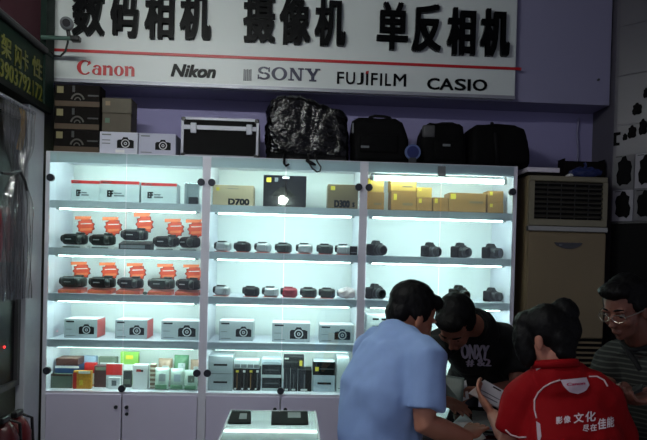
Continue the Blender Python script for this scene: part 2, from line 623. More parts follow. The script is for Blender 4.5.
YC = -0.08
cc = thing('security_camera', 'round grey webcam style security camera on a bracket arm', 'camera', P(46, 37.5, YC))
co = P(46, 37.5, YC)
B().tube([Vector((XG, YC, co.z)), P(74, 38.5, YC)], 0.012, 8).build('bracket_arm', mat('green_grey_bar', (66, 92, 84), 0.5), cc, off=co)
B().box(P(71, 41.5, YC) + Vector((0, -0.02, 0)), P(80.5, 36.5, YC) + Vector((0, 0.02, 0)), 0.005).build('clamp', M_BLACK, cc, off=co)
B().tube([P(69, 37, YC), P(68.5, 33, YC), P(67.5, 29, YC)], 0.011, 8).build('neck', M_BLACK, cc, off=co)
h = P(67, 24, YC)
d = Vector((0.25, -1, -0.15)).normalized()
hd = B().tube([h - d * 0.035, h - d * 0.03, h, h + d * 0.03, h + d * 0.036], [0.024, 0.032, 0.036, 0.034, 0.030], 20).build('head', mat('grey_camera_shell', (96, 100, 104), 0.4), cc, off=co, smooth=True)
B().tube([h + d * 0.034, h + d * 0.042], [0.022, 0.019], 18).build('lens', mat('camera_lens_black', (10, 10, 14), 0.1), hd, off=co)
B().tube([P(67, 30, YC) + Vector((0, .02, 0)), P(66.5, 41, YC) + Vector((0, .02, 0)), P(64, 50, YC) + Vector((0, .02, 0)), P(59, 55, YC) + Vector((0, .02, 0)), P(53, 54.5, YC) + Vector((0, .02, 0)), P(50, 51, YC) + Vector((0, .02, 0))], 0.006, 6).build('cable', M_BLACK, cc, off=co, smooth=True)

# ------------------------------------------------------------------ left stall: glass panel, plastic film, ribbon, red boxes
gp = PX(16, 384, XL)
gp.y = min(gp.y, -0.205)
win = thing('stall_window', 'dark framed glass panel on the side wall of the next stall', 'window', (XL, gp.y, gp.z))
wo = Vector((XL, gp.y, gp.z))
zt = PX(14, 118, XL).z
B().box((XL, -1.5, gp.z + 0.03), (XL + 0.006, gp.y - 0.03, zt)).build('pane', mat('dark_window_glass', (24, 24, 26), 0.38, spec=0.3), win, off=wo)
fr = B()
fr.box((XL, gp.y - 0.03, gp.z), (XL + 0.025, gp.y, zt + 0.03))
fr.box((XL, -1.5, gp.z), (XL + 0.025, gp.y - 0.03, gp.z + 0.03))
fr.box((XL, -1.5, zt), (XL + 0.025, gp.y - 0.03, zt + 0.03))
fr.build('frame', mat('grey_window_frame', (88, 88, 90), 0.4, metal=0.4), win, off=wo)


def film_mat():
    m = bpy.data.materials.new('clear_plastic_film')
    m.use_nodes = True
    nt = m.node_tree
    nt.nodes.remove(nt.nodes['Principled BSDF'])
    t = nt.nodes.new('ShaderNodeBsdfTransparent')
    g = nt.nodes.new('ShaderNodeBsdfGlossy')
    g.inputs['Roughness'].default_value = 0.12
    df = nt.nodes.new('ShaderNodeBsdfDiffuse')
    df.inputs[0].default_value = (0.55, 0.57, 0.6, 1)
    lw = nt.nodes.new('ShaderNodeLayerWeight')
    lw.inputs[0].default_value = 0.35
    mp = nt.nodes.new('ShaderNodeMapRange')
    mp.inputs[3].default_value = 0.06
    mp.inputs[4].default_value = 0.60
    nt.links.new(lw.outputs['Facing'], mp.inputs[0])
    m1 = nt.nodes.new('ShaderNodeMixShader')
    m1.inputs[0].default_value = 0.22
    nt.links.new(g.outputs[0], m1.inputs[1])
    nt.links.new(df.outputs[0], m1.inputs[2])
    m2 = nt.nodes.new('ShaderNodeMixShader')
    nt.links.new(mp.outputs[0], m2.inputs[0])
    nt.links.new(t.outputs[0], m2.inputs[1])
    nt.links.new(m1.outputs[0], m2.inputs[2])
    nt.links.new(m2.outputs[0], nt.nodes['Material Output'].inputs[0])
    return m


fm = film_mat()
XF = XL + 0.092
top, bot = PX(14, 103, XF).z, PX(14, 300, XF).z
y0f, y1f = PX(3, 180, XF).y, PX(31, 180, XF).y
fb = B()
NX, NZ = 60, 50
tiez = PX(14, 172, XF).z
grid = []
for j in range(NZ + 1):
    z = top + (bot - top) * j / NZ
    pinch = 1.0 - 0.55 * math.exp(-((z - tiez) / 0.10) ** 2)
    row = []
    for i in range(NX + 1):
        s = i / NX * 2 - 1
        y = (y0f + y1f) / 2 + s * (y1f - y0f) / 2 * pinch
        x = XF + 0.022 * pinch * math.sin(i * 0.9 + 1.5 * noise.noise(Vector((i * 0.2, z * 3, 0)))) + 0.012 * noise.noise(Vector((i * 0.35, z * 6, 4)))
        row.append(fb.bm.verts.new((max(x, XL + 0.012), y, z)))
    grid.append(row)
for j in range(NZ):
    for i in range(NX):
        fb.bm.faces.new((grid[j][i], grid[j][i + 1], grid[j + 1][i + 1], grid[j + 1][i]))
fo = Vector((XF, (y0f + y1f) / 2, top))
film = thing('plastic_curtain', 'gathered clear plastic curtain tied up beside the pilaster', 'curtain', fo)
fb.build('film', fm, film, smooth=True, off=fo)
B().tube([PX(2, 173, XF + 0.02), PX(12, 174, XF + 0.035), PX(20, 171, XF + 0.03), PX(25, 181, XF + 0.03), PX(27, 190, XF + 0.02)], 0.007, 6).build('tie', M_DGREY, film, off=fo)
B().tube([(XF, y0f - 0.05, top + 0.005), (XF, y1f + 0.02, top + 0.005)], 0.01, 8).build('curtain_rail', M_CHROME, film, off=fo)
yb = B()
yp = [PX(22, 109, XL + 0.03), PX(24, 118, XL + 0.04), PX(23, 130, XL + 0.035), PX(21, 140, XL + 0.03), PX(19, 150, XL + 0.025)]
yb.rings([[p + Vector((0, -0.028, 0)), p + Vector((0.008, -0.012, 0)), p + Vector((0.0, 0.004, 0)), p + Vector((0.008, 0.02, 0)), p + Vector((0.001, 0.022, 0)), p + Vector((-0.005, 0.004, 0)), p + Vector((0.002, -0.012, 0)), p + Vector((-0.004, -0.026, 0))] for p in yp])
tag(yb.build('ribbon', mat('ochre_ribbon', (170, 126, 30), 0.5), None, True), 'folded ochre yellow ribbon hanging behind the plastic curtain', 'ribbon')
rbn = B()
rp_ = [PX(-3, 205, XL + 0.06), PX(1, 225, XL + 0.06), PX(0, 245, XL + 0.055), PX(-2, 262, XL + 0.05)]
rbn.rings([[p + Vector((0, -0.03, 0)), p + Vector((0.006, 0.0, 0)), p + Vector((0, 0.03, 0)), p + Vector((-0.004, 0.0, 0))] for p in rp_])
tag(rbn.build('red_tassel', mat('red_tassel_cloth', (150, 24, 40), 0.7), None, True), 'red cloth tassel hanging at the edge of the glass panel', 'tassel')
lp = PX(2, 347, XL)
tag(B().ell((XL + 0.012, lp.y, lp.z), (0.006, 0.006, 0.006)).build('indicator_light', mat('red_indicator', (255, 40, 40), 0.3, emit=3.0), None, True),
    'tiny glowing red indicator light on the dark glass panel', 'light')
XE = XL + 0.11
for k, (xa, xb, yt, col, lab) in enumerate(((16.5, 27, 416, (96, 24, 28), 'upright dark red fire extinguisher beside the pale pilaster'),
                                            (4, 14, 422, (74, 22, 26), 'shorter dark red fire extinguisher below the dark glass panel'))):
    a, b = PX(xa, yt, XE), PX(xb, yt, XE)
    r = 0.065
    zt_ = PX((xa + xb) / 2, yt, XE).z
    ex = thing('fire_extinguisher', lab, 'extinguisher', (XE - 0.02, (a.y + b.y) / 2, 0))
    mm = mat('extinguisher_red_%d' % k, col, 0.35)
    B().tube([(0, 0, 0), (0, 0, 0.02), (0, 0, zt_ - 0.08), (0, 0, zt_ - 0.03), (0, 0, zt_)], [r * 0.95, r, r, r * 0.7, 0.02], 20).build('cylinder', mm, ex, True)
    B().box((-0.015, -0.05, zt_), (0.015, 0.03, zt_ + 0.03), 0.004).build('valve_handle', M_BLACK, ex)
    B().tube([(0.0, 0.02, zt_ + 0.01), (0.05, 0.05, zt_ - 0.02), (0.06, 0.05, zt_ - 0.2)], 0.008, 6).build('hose', M_BLACK, ex, True)

# ------------------------------------------------------------------ display cabinets
SHZ = [ZB + 1.080, ZB + 0.812, ZB + 0.552, ZB + 0.290]     # shelf tops
LIP = 0.043
DC = YW - 0.012                                             # cabinet depth
S_T = [ZB] + SHZ[::-1]


M_TUBE = mat('fluorescent_tube_glow', (238, 255, 246), 0.4, emit=TUBE_POWER)
lockm = mat('dark_lock_metal', (48, 51, 60), 0.35, metal=0.3)


def cabinet(x0, label, first, last):
    c = thing('display_cabinet', label, 'cabinet', (x0, 0, 0), group=None)
    w, t = W3, 0.022
    B().box((0, 0.0, 0), (t, DC, ZT)).build('side_panel', M_LAM, c)
    B().box((w - t, 0.0, 0), (w, DC, ZT)).build('side_panel', M_LAM, c)
    B().box((t, 0.0, ZT - 0.022), (w - t, DC, ZT)).build('top_panel', M_LAM, c)
    B().box((t, 0.0, ZT - 0.062), (w - t, 0.018, ZT - 0.022)).build('valance', M_SHELF, c)
    B().box((t, 0.0, ZB - 0.03), (w - t, DC, ZB)).build('base_board', M_LAM, c)
    B().box((t, DC - 0.008, 0.08), (w - t, DC, ZT - 0.022)).build('back_panel', M_BACK, c)
    B().box((t, 0.03, 0.0), (w - t, 0.05, 0.08)).build('plinth', M_DGREY, c)
    for z in SHZ:
        s = B().box((t, 0.014, z - 0.018), (w - t, DC - 0.008, z)).build('shelf', M_SHELF, c)
        B().box((t, 0.012, z - LIP), (w - t, 0.028, z)).build('front_lip', M_SHELF, s)
    for i in (0, 1):
        xa = t + 0.003 + i * (w / 2 - t)
        xb = xa + w / 2 - t - 0.006
        g = B().box((xa, -0.006, ZB + 0.004), (xb, -0.001, ZT - 0.004)).build('glass_door', M_GLASS, c)
        hx = 0.030 if i == 0 else w - 0.030
        for hz in (ZB + 0.115, ZT - 0.15):
            B().tube([(hx, -0.014, hz), (hx, 0.006, hz)], 0.021, 14).build('hinge', lockm, g)
        lx = w / 2 + (0.012 if i else -0.012)
        if i == 0:
            B().tube([(w / 2, -0.016, ZB + 0.02), (w / 2, 0.004, ZB + 0.02)], 0.020, 14).build('lock', lockm, g)
        d = B().box((xa, -0.004, 0.085), (xb, 0.014, ZB - 0.014), 0.002).build('cupboard_door', M_DOOR, c)
        kx = w / 2 + (0.030 if i else -0.030)
        B().tube([(kx, -0.018, ZB - 0.085), (kx, -0.004, ZB - 0.085)], [0.011, 0.009], 12).build('knob', lockm, d)
        if i == 1 and first:
            B().tube([(kx, -0.010, ZB - 0.125), (kx, -0.003, ZB - 0.125)], 0.010, 12).build('keyhole', lockm, d)
    return c


cabinet(0.0, 'white glass-fronted display cabinet holding camcorders with orange signs', True, False)
cabinet(W3, 'white glass-fronted display cabinet with the black gift box and small camcorders', False, False)
cc3 = cabinet(2 * W3, 'white glass-fronted display cabinet with gold boxes beside the air conditioner', False, True)
B().box((W3 / 2 - 0.022, -0.012, ZT - 0.075), (W3 / 2 + 0.022, 0.012, ZT - 0.015)).build('door_catch', mat('grey_catch', (120, 124, 126), 0.4), cc3)

# fluorescent tubes: one below every shelf of every cabinet
tb0 = None
lev = [(ZT - 0.022, 'the top'), (SHZ[0] - 0.018, 'the topmost shelf'), (SHZ[1] - 0.018, 'the second shelf'), (SHZ[2] - 0.018, 'the third shelf'), (SHZ[3] - 0.018, 'the lowest shelf')]
cabn = ['camcorder cabinet with orange signs', 'cabinet with the black gift box', 'cabinet beside the air conditioner']
for ci in range(3):
    for li, (z, wh) in enumerate(lev):
        zz = z - 0.0185 if (li or ci < 2) else z - 0.064
        yy = 0.055
        lab = 'lit tube lamp under %s, %s' % (wh, cabn[ci])
        loc = (ci * W3 + W3 / 2, yy, zz)
        hw = 0.385
        if tb0 is None or (li == 0 and ci == 2):
            r = thing('fluorescent_tube', lab, 'lamp', loc, group='cabinet tube lamps')
            B().tube([(-hw, 0, 0), (hw, 0, 0)], 0.0135, 12).build('tube', M_TUBE, r, True)
            for sgn in (-1, 1):
                B().tube([(sgn * hw, 0, 0), (sgn * (hw + 0.02), 0, 0)], 0.0150, 12).build('end_cap', mat('tube_end_cap', (150, 152, 154), 0.4), r)
                B().box((sgn * (hw + 0.012) - 0.006, -0.006, 0.01), (sgn * (hw + 0.012) + 0.006, 0.006, 0.0185 if (li or ci < 2) else 0.064)).build('bracket', mat('tube_end_cap', (150, 152, 154), 0.4), r)
            if tb0 is None:
                tb0 = r
        else:
            dup(tb0, loc, None, lab)

# pendant lamps in the hall behind the photographer, mirrored in the cabinet glass
def pendant(x, y, z, label):
    p = thing('pendant_lamp', label, 'lamp', (x, y, z))
    B().ell((0, 0, 0), (0.06, 0.06, 0.06)).build('bulb', mat('bulb_glow', (255, 250, 240), 0.3, emit=PENDANT_POWER), p, True)
    B().tube([(0, 0, 0.05), (0, 0, 0.10), (0, 0, 0.17)], [0.17, 0.12, 0.03], 20).build('shade', mat('pale_lamp_shade', (180, 180, 178), 0.4), p, True)
    B().tube([(0, 0, 0.17), (0, 0, ZC - z)], 0.006, 6).build('cord', M_BLACK, p)


pendant(1.24, -4.9, 2.30, 'hanging bulb lamp behind the photographer, mirrored in the middle cabinet')


def ceiling_light(x, y, label):
    c = thing('ceiling_light', label, 'lamp', (x, y, ZC - 0.07))
    B().box((-0.62, -0.16, 0.02), (0.62, 0.16, 0.07)).build('housing', M_LAM, c)
    B().box((-0.60, -0.14, 0.0), (0.60, 0.14, 0.02)).build('diffuser', mat('ceiling_diffuser_glow', (226, 228, 255), 0.4, emit=CEILING_POWER), c)


ceiling_light(-0.7, -3.9, 'long ceiling light fitting over the aisle behind the photographer')


bt_ = thing('added_tube_batten', 'unseen tube light added over the aisle to brighten the sign', 'lamp', (0.55, -1.75, 3.02))  # unseen lamp, added above the view to brighten the sign
B().tube([(-0.6, 0, 0), (0.6, 0, 0)], 0.016, 12).build('tube', mat('added_batten_glow', (248, 253, 246), 0.4, emit=ADDED_BATTEN_POWER), bt_, True)
B().box((-0.63, -0.03, 0.03), (0.63, 0.03, 0.07), 0.004).build('batten_body', M_LAM, bt_)
for sg in (-1, 1):
    B().box((sg * 0.615 - 0.014, -0.012, -0.018), (sg * 0.615 + 0.014, 0.012, 0.03)).build('tube_holder', M_LAM, bt_)
    B().tube([(sg * 0.5, 0, 0.07), (sg * 0.5, 0, ZC - 3.02)], 0.004, 6).build('suspension_rod', M_SILVER, bt_)

# ------------------------------------------------------------------ goods
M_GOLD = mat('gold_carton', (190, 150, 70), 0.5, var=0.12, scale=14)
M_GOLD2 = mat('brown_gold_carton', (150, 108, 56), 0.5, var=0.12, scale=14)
M_TAN = mat('tan_carton', (196, 174, 142), 0.6, var=0.06)
M_DKBR = mat('dark_brown_carton', (126, 106, 78), 0.5, var=0.1)
M_PALE = mat('pale_grey_carton', (196, 204, 206), 0.5, var=0.03)
M_SILB = mat('silver_grey_carton', (170, 176, 180), 0.45, var=0.04)
M_LGREY = mat('light_blue_grey_carton', (178, 190, 200), 0.5, var=0.03)
M_BLKB = mat('black_carton', (9, 9, 9), 0.5, var=0.2, spec=0.2)
M_YPR = mat('yellow_label_print', (222, 196, 60), 0.5)
M_PINK = mat('red_side_print', (206, 84, 84), 0.5)
M_TXT = mat('dark_print', (14, 15, 17), 0.6, spec=0.15)
M_TXG = mat('grey_print', (110, 114, 118), 0.5)
M_WPR = mat('white_print', (225, 225, 225), 0.5)
EPS = 0.0006


def mpx(Y):
    return (Y - CAM.y) / F_PX


def slr_print(parent, cx, cz, w, y):
    """printed picture of a camera on the front of a carton"""
    h = w * 0.72
    pts = [(-.5, -.42), (.5, -.42), (.5, .22), (.34, .30), (.2, .30), (.12, .5), (-.14, .5), (-.22, .30), (-.42, .28), (-.5, .18)]
    fn = lambda u, v, d: Vector((cx + u * w, y - d, cz + v * h))
    p = B().prism(pts, fn, -0.0005, 0.0008).build('printed_camera', M_TXT, parent)
    o, i = arc(cx, cz - 0.03 * h, (0.26 * w, 0.26 * w), (0.20 * w, 0.20 * w), 0, 360, n=20)
    bb = B().ring2(o[:-1], i[:-1], lambda u, v, d: Vector((u, y - d, v)), 0.0, 0.0014)
    o, i = arc(cx, cz - 0.03 * h, (0.10 * w, 0.10 * w), (0.05 * w, 0.05 * w), 0, 360, n=16)
    bb.ring2(o[:-1], i[:-1], lambda u, v, d: Vector((u, y - d, v)), 0.0, 0.0014)
    bb.build('printed_lens', mat('lens_print', (190, 192, 196), 0.4), p)


def carton(label, x0, x1, ytop, zb_, Yf, depth, m, prints=(), name='product_box', cat='box', group=None, hgt=None, cams=()):
    """A carton from its picture columns, resting at zb_ with its front at Yf."""
    ym = project((P((x0 + x1) / 2, 300, Yf).x, Yf, zb_ + 0.04))[1]
    a, b = P(x0, ym, Yf).x, P(x1, ym, Yf).x
    h = hgt if hgt else P((x0 + x1) / 2, ytop, Yf).z - zb_
    bay = int(((a + b) / 2) // W3)
    if 0 <= bay <= 2 and zb_ < ZT - 0.05:       # keep clear of the cabinet sides
        a, b = max(a, bay * W3 + 0.0245), min(b, bay * W3 + W3 - 0.0245)
    w = b - a
    t = thing(name, label, cat, (a, Yf, zb_), group=group)
    body = B().box((0, 0, EPS), (w, depth, h), 0.0015).build('carton', m, t)
    for pr in prints:
        k = pr[0]
        if k == 'bar':
            _, u0, v0, u1, v1, pm = pr
            B().box((u0 * w, -0.0009, v0 * h), (u1 * w, 0.001, v1 * h)).build('print_bar', pm, t)
        elif k == 'rside':
            B().box((w - 0.001, 0.004, 0.004), (w + 0.0009, depth - 0.004, h - 0.003)).build('side_print', pr[1], t)
        elif k == 'slr':
            slr_print(t, pr[1] * w, pr[2] * h, pr[3] * w, -0.0006)
        elif k == 'text':
            _, s, u, v, tw, th, pm = pr
            text_obj('lettering', s, (u * w, -0.0006, v * h), (1, 0, 0), (0, 0, 1), tw * w, th * h, pm, t, 0.0008, 0.07)
        elif k == 'top':
            B().box((0.003, 0.003, h - 0.001), (w - 0.003, depth - 0.003, h + 0.0009)).build('top_panel', pr[1], t)
    return t, a, w, h


# ---- first shelf (uppermost), first cabinet
z1, z2, z3, z4, z5 = SHZ[0], SHZ[1], SHZ[2], SHZ[3], ZB
RS = ('bar', 0.0, 0.86, 1.0, 1.0, M_RED)
for x0, x1, yt, lab, ww in ((71, 99.6, 180.5, 'narrow pale lens carton with a red top stripe, next to the cabinet side', 'EF'),
                        (100, 139, 181, 'widest pale lens carton with a red top stripe, between two like it', 'EF'),
                        (141, 176.5, 183, 'pale lens carton with red top stripe, beside the clear blister pack', 'EF')):
    carton(lab, x0, x1, yt, z1, 0.10, 0.12, M_PALE, [RS, ('text', ww, 0.26, 0.42, 0.16, 0.3, M_TXT), ('bar', 0.36, 0.30, 0.62, 0.36, M_TXG), ('bar', 0.36, 0.42, 0.55, 0.47, M_TXG), ('bar', 0.06, 0.90, 0.30, 0.95, M_WPR), ('rside', M_SILB)], group='lens cartons with red stripe')
bp = thing('blister_pack', 'clear plastic blister pack with a small black part, beside the lens cartons', 'pack', P(190, 204, 0.12).to_tuple()[:2] + (z1,))
B().box((-0.035, 0, EPS), (0.05, 0.05, 0.135), 0.006, 2).build('clear_shell', glass('blister_plastic', (226, 230, 232), 0.12, 0.1), bp)
B().box((-0.012, 0.012, 0.004), (0.042, 0.04, 0.052), 0.004).build('black_part', M_BLACK, bp)
B().box((-0.03, 0.046, 0.004), (0.046, 0.0495, 0.13)).build('backing_card', M_PALE, bp)

# ---- first shelf, middle cabinet
t, a, w, h = carton('tan carton printed D700 on the uppermost shelf', 208, 253.5, 185, z1, 0.09, 0.13, M_TAN,
                    [('text', 'D700', 0.64, 0.22, 0.52, 0.30, M_TXT), ('bar', 0.08, 0.72, 0.16, 0.88, M_YPR), ('bar', 0.36, 0.82, 0.64, 0.84, M_TXG), ('bar', 0.36, 0.95, 0.64, 0.97, M_TXG)])
carton('tall glossy black gift box on the uppermost shelf', 263, 306, 175.5, z1, 0.09, 0.10, mat('glossy_black_box', (8, 8, 12), 0.12, var=0.1, coat=0.6),
       [('bar', 0.07, 0.78, 0.18, 0.92, M_YPR), ('bar', 0.26, 0.80, 0.34, 0.92, M_TXG), ('bar', 0.44, 0.90, 0.60, 0.97, M_WPR), ('bar', 0.535, 0.02, 0.55, 0.9, M_BLACKM)])
carton('dark brown carton printed D300 on the uppermost shelf', 327.5, 361, 184.5, z1, 0.08, 0.13, M_DKBR,
       [('text', 'D300', 0.48, 0.22, 0.52, 0.30, M_BLKB), ('bar', 0.10, 0.76, 0.24, 0.92, M_YPR), ('text', 's', 0.86, 0.2, 0.08, 0.2, M_BLKB)])
# ---- first shelf, third cabinet: gold cartons
YL = [('bar', 0.12, 0.62, 0.30, 0.92, M_YPR)]
L1 = [('bar', 0.45, 0.30, 0.85, 0.42, M_DKBR)]
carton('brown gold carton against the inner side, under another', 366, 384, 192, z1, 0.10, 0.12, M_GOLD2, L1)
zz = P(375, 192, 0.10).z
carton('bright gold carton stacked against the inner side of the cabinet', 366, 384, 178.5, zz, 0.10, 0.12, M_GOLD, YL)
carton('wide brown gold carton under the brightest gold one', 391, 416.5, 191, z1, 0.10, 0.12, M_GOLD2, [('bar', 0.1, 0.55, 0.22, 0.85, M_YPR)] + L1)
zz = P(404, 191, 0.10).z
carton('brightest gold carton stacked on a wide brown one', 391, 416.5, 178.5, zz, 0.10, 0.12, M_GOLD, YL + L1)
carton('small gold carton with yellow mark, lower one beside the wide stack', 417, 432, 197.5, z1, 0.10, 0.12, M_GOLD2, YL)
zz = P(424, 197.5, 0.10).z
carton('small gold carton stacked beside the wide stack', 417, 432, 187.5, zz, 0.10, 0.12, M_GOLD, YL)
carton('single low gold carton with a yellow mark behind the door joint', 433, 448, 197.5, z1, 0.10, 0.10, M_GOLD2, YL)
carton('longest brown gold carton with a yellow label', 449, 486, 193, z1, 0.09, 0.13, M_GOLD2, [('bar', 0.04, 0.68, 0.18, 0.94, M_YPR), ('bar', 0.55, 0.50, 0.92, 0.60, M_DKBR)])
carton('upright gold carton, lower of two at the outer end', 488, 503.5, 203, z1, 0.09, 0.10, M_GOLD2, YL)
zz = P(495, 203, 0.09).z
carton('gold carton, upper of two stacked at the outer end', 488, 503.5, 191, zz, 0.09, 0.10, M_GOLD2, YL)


# ---- camcorders with orange star signs
M_ORG = mat('orange_card', (204, 66, 36), 0.55, var=0.08)
M_ORG2 = mat('pale_orange_card', (226, 116, 72), 0.55)
M_ORED = mat('orange_red_stand', (226, 96, 76), 0.45)
M_CAMB = mat('camcorder_black', (15, 17, 17), 0.4, var=0.15, spec=0.3)
M_CAMG = mat('camcorder_grey', (46, 52, 50), 0.35)
M_CAMS = mat('camcorder_silver', (176, 178, 180), 0.3, metal=0.5)
M_CAMR = mat('camcorder_red', (150, 44, 56), 0.35, metal=0.2)
M_LENS = mat('lens_glass', (8, 8, 12), 0.08, coat=0.7)


def camcorder_big(label, loc, rz, group, m=M_CAMB):
    c = thing('camcorder', label, 'camcorder', loc, rz, group)
    L = 0.140
    secs = []
    for x, sx, sz in ((-L / 2, 0.7, 0.8), (-L / 2 + 0.012, 1, 1), (0, 1.05, 1.05), (L / 2 - 0.02, 1.0, 0.98), (L / 2, 0.75, 0.8)):
        secs.append([Vector((x, 0.030 * sx * math.copysign(abs(math.cos(a)) ** 0.7, math.cos(a)), 0.033 + 0.032 * sz * math.copysign(abs(math.sin(a)) ** 0.7, math.sin(a)))) for a in [2 * math.pi * k / 18 for k in range(18)]])
    B().rings(secs).build('body', m, c, True)
    B().tube([(-L / 2 - 0.012, 0, 0.036), (-L / 2 + 0.004, 0, 0.036)], [0.021, 0.024], 18).build('lens_barrel', M_BLACK, c, True)
    B().box((-L / 2 + 0.02, -0.040, 0.012), (L / 2 - 0.045, -0.030, 0.056), 0.003).build('flip_screen', m, c)
    B().box((-L / 2 + 0.03, -0.0408, 0.030), (L / 2 - 0.07, -0.0395, 0.036)).build('name_strip', M_CAMS, c)
    B().box((0.01, -0.012, 0.062), (L / 2 - 0.012, 0.012, 0.074), 0.004).build('viewfinder', M_BLACK, c)
    B().tube([(L / 2 - 0.03, -0.036, 0.033), (L / 2 - 0.012, -0.034, 0.033)], [0.026, 0.022], 14).build('battery', M_CAMG, c, True)
    return c


def star_sign(label, loc, group):
    s = thing('price_sign', label, 'sign', loc, 0, group)
    k = 0.088
    pts = []
    n = 11
    for i in range(n * 2):
        r = (1.0 if i % 2 == 0 else 0.82)
        t_ = math.pi * i / n + 0.3
        pts.append((0.012 + 0.56 * k * r * math.cos(t_), 0.118 + 0.50 * k * r * math.sin(t_)))
    B().prism([(0.012 + (u - 0.012) * 1.13, 0.118 + (v - 0.118) * 1.13) for u, v in pts], front, -0.002, 0.0005).build('burst_edge', mat('dark_red_card', (132, 34, 26), 0.6), s)
    B().prism(pts, front, 0, 0.003).build('burst_card', M_ORG, s)
    B().prism([(-0.052, 0.152), (0.040, 0.156), (0.044, 0.172), (-0.052, 0.170)], front, 0.001, 0.004).build('top_strip', M_ORG2, s)
    B().prism([(-0.018, 0.128), (0.048, 0.132), (0.046, 0.136), (-0.018, 0.133)], front, 0.002, 0.0042).build('print_line', M_WPR, s)
    B().prism([(-0.020, 0.092), (0.050, 0.098), (0.048, 0.110), (-0.018, 0.106)], front, 0.002, 0.0042).build('lower_strip', M_ORG2, s)
    B().tube([(0.012, 0.004, 0.0005), (0.012, 0.004, 0.12)], 0.003, 6).build('stick', M_WPR, s)
    B().box((-0.012, -0.012, EPS), (0.036, 0.02, 0.004)).build('foot', M_WPR, s)
    return s


def plinth(label, loc, group, m, w=0.134, h=0.018):
    p = thing('display_stand', label, 'stand', loc, 0, group)
    d = 0.10
    B().rings([[Vector((-w / 2, 0, EPS)), Vector((w / 2, 0, EPS)), Vector((w / 2, d, EPS)), Vector((-w / 2, d, EPS))],
               [Vector((-w / 2, 0, h * 0.6)), Vector((w / 2, 0, h * 0.6)), Vector((w / 2, d, h)), Vector((-w / 2, d, h))]]).build('wedge', m, p)
    B().box((-w / 2 + 0.01, -0.001, h * 0.12), (w / 2 - 0.03, 0.001, h * 0.5)).build('price_strip', M_TXG if m is not M_ORED else M_ORG2, p)
    return p


YK = 0.13
ORD = ['first from the outer cabinet side', 'second from the outer cabinet side', 'in the middle of the row', 'second from the cabinet post', 'first from the cabinet post']
for i, (px, mm) in enumerate(((77, 0), (105, 0), (137, 1), (168.5, 0), (196, 0))):
    x = min(P(px, 245, YK).x, W3 - 0.024 - 0.074)
    if mm:
        plinth('wide black stand in the middle of the white-stand camcorder row', (x, YK - 0.06, z2), None, M_BLACK, 0.180, 0.052)
        hz = 0.053
    else:
        plinth('thin white wedge stand, %s on the second shelf' % ORD[i], (x, YK - 0.06, z2), 'white camcorder stands', M_WPR)
        hz = 0.0185
    camcorder_big('black camcorder raised on a wide black stand' if mm else 'black camcorder on a white stand, %s' % ORD[i],
                  (x - 0.008, YK - 0.01, z2 + hz), (-0.75 if i == 4 else random.uniform(-0.25, 0.1) - 0.1), None if mm else 'camcorders on white stands')
    star_sign('taller orange burst price sign above the wide black stand' if mm else 'orange burst price sign, %s on the second shelf' % ORD[i],
              (x + (0.002 if i == 4 else 0.012), YK + 0.075, z2), None if mm else 'orange signs on the second shelf').scale = (1, 1, 1.12 if not mm else 1.30)
for i, px in enumerate((74, 103, 131, 162, 189)):
    x = min(P(px, 290, YK).x, W3 - 0.024 - 0.086)
    plinth('orange red wedge stand, %s on the third shelf' % ORD[i], (x, YK - 0.07, z3), 'orange camcorder stands', M_ORED, 0.134, 0.030)
    camcorder_big(['grey camcorder on an orange stand, closest to the outer cabinet side', 'black camcorder on an orange stand, second from the outer side', 'black camcorder on the orange stand beside the lens cap', 'grey camcorder on an orange stand, second from the post', 'black camcorder on an orange stand right beside the post'][i], (x + 0.004, YK - 0.015, z3 + 0.0305), (-0.5 if i == 4 else random.uniform(-0.2, 0.15) - 0.15),
                  'camcorders on orange stands', M_CAMG if i in (0, 3) else M_CAMB)
    star_sign('orange burst price sign, %s on the third shelf' % ORD[i], (x + 0.005, YK + 0.075, z3), 'orange signs on the third shelf').scale = (1, 1, 1.05)
tag(B().ell(P(145.2, 293, 0.05).to_tuple()[:2] + (z3 + 0.010,), (0.015, 0.012, 0.0095)).build('lens_cap', mat('dark_green_cap', (24, 44, 34), 0.4), None, True),
    'small dark green lens cap lying between the orange stands', 'cap')


# ---- compact camcorders of the middle cabinet
def camcorder_small(label, loc, rz, group, m, top=M_BLACK, w=0.097):
    c = thing('compact_camcorder', label, 'camcorder', loc, rz, group)
    L = w
    secs = []
    for x, s in ((-L / 2 + 0.012, 0.85), (-L / 2 + 0.02, 1), (L / 2 - 0.012, 1), (L / 2, 0.75)):
        secs.append([Vector((x, 0.024 * s * math.cos(a), 0.031 + 0.029 * s * math.copysign(abs(math.sin(a)) ** 0.75, math.sin(a)))) for a in [2 * math.pi * k / 16 for k in range(16)]])
    B().rings(secs).build('body', m, c, True)
    B().tube([(-L / 2, 0, 0.036), (-L / 2 + 0.02, 0, 0.036)], [0.020, 0.023], 16).build('lens_barrel', M_BLACK, c, True)
    B().tube([(-L / 2 - 0.001, 0, 0.036), (-L / 2 + 0.002, 0, 0.036)], 0.014, 14).build('lens', M_LENS, c)
    B().box((-L / 2 + 0.028, -0.030, 0.012), (L / 2 - 0.02, -0.022, 0.048), 0.003).build('flip_screen', m, c)
    B().box((-L / 2 + 0.02, -0.014, 0.056), (L / 2 - 0.025, 0.014, 0.065), 0.003).build('top_cover', top, c)
    B().tube([(-L / 2 + 0.03, 0.022, 0.018), (0, 0.038, 0.032), (L / 2 - 0.015, 0.022, 0.034)], 0.006, 6).build('hand_strap', M_BLACK, c, True)
    B().box((-L / 2 + 0.008, -0.026, EPS), (L / 2 - 0.010, 0.022, 0.0035)).build('price_card', M_ORED, c)
    return c


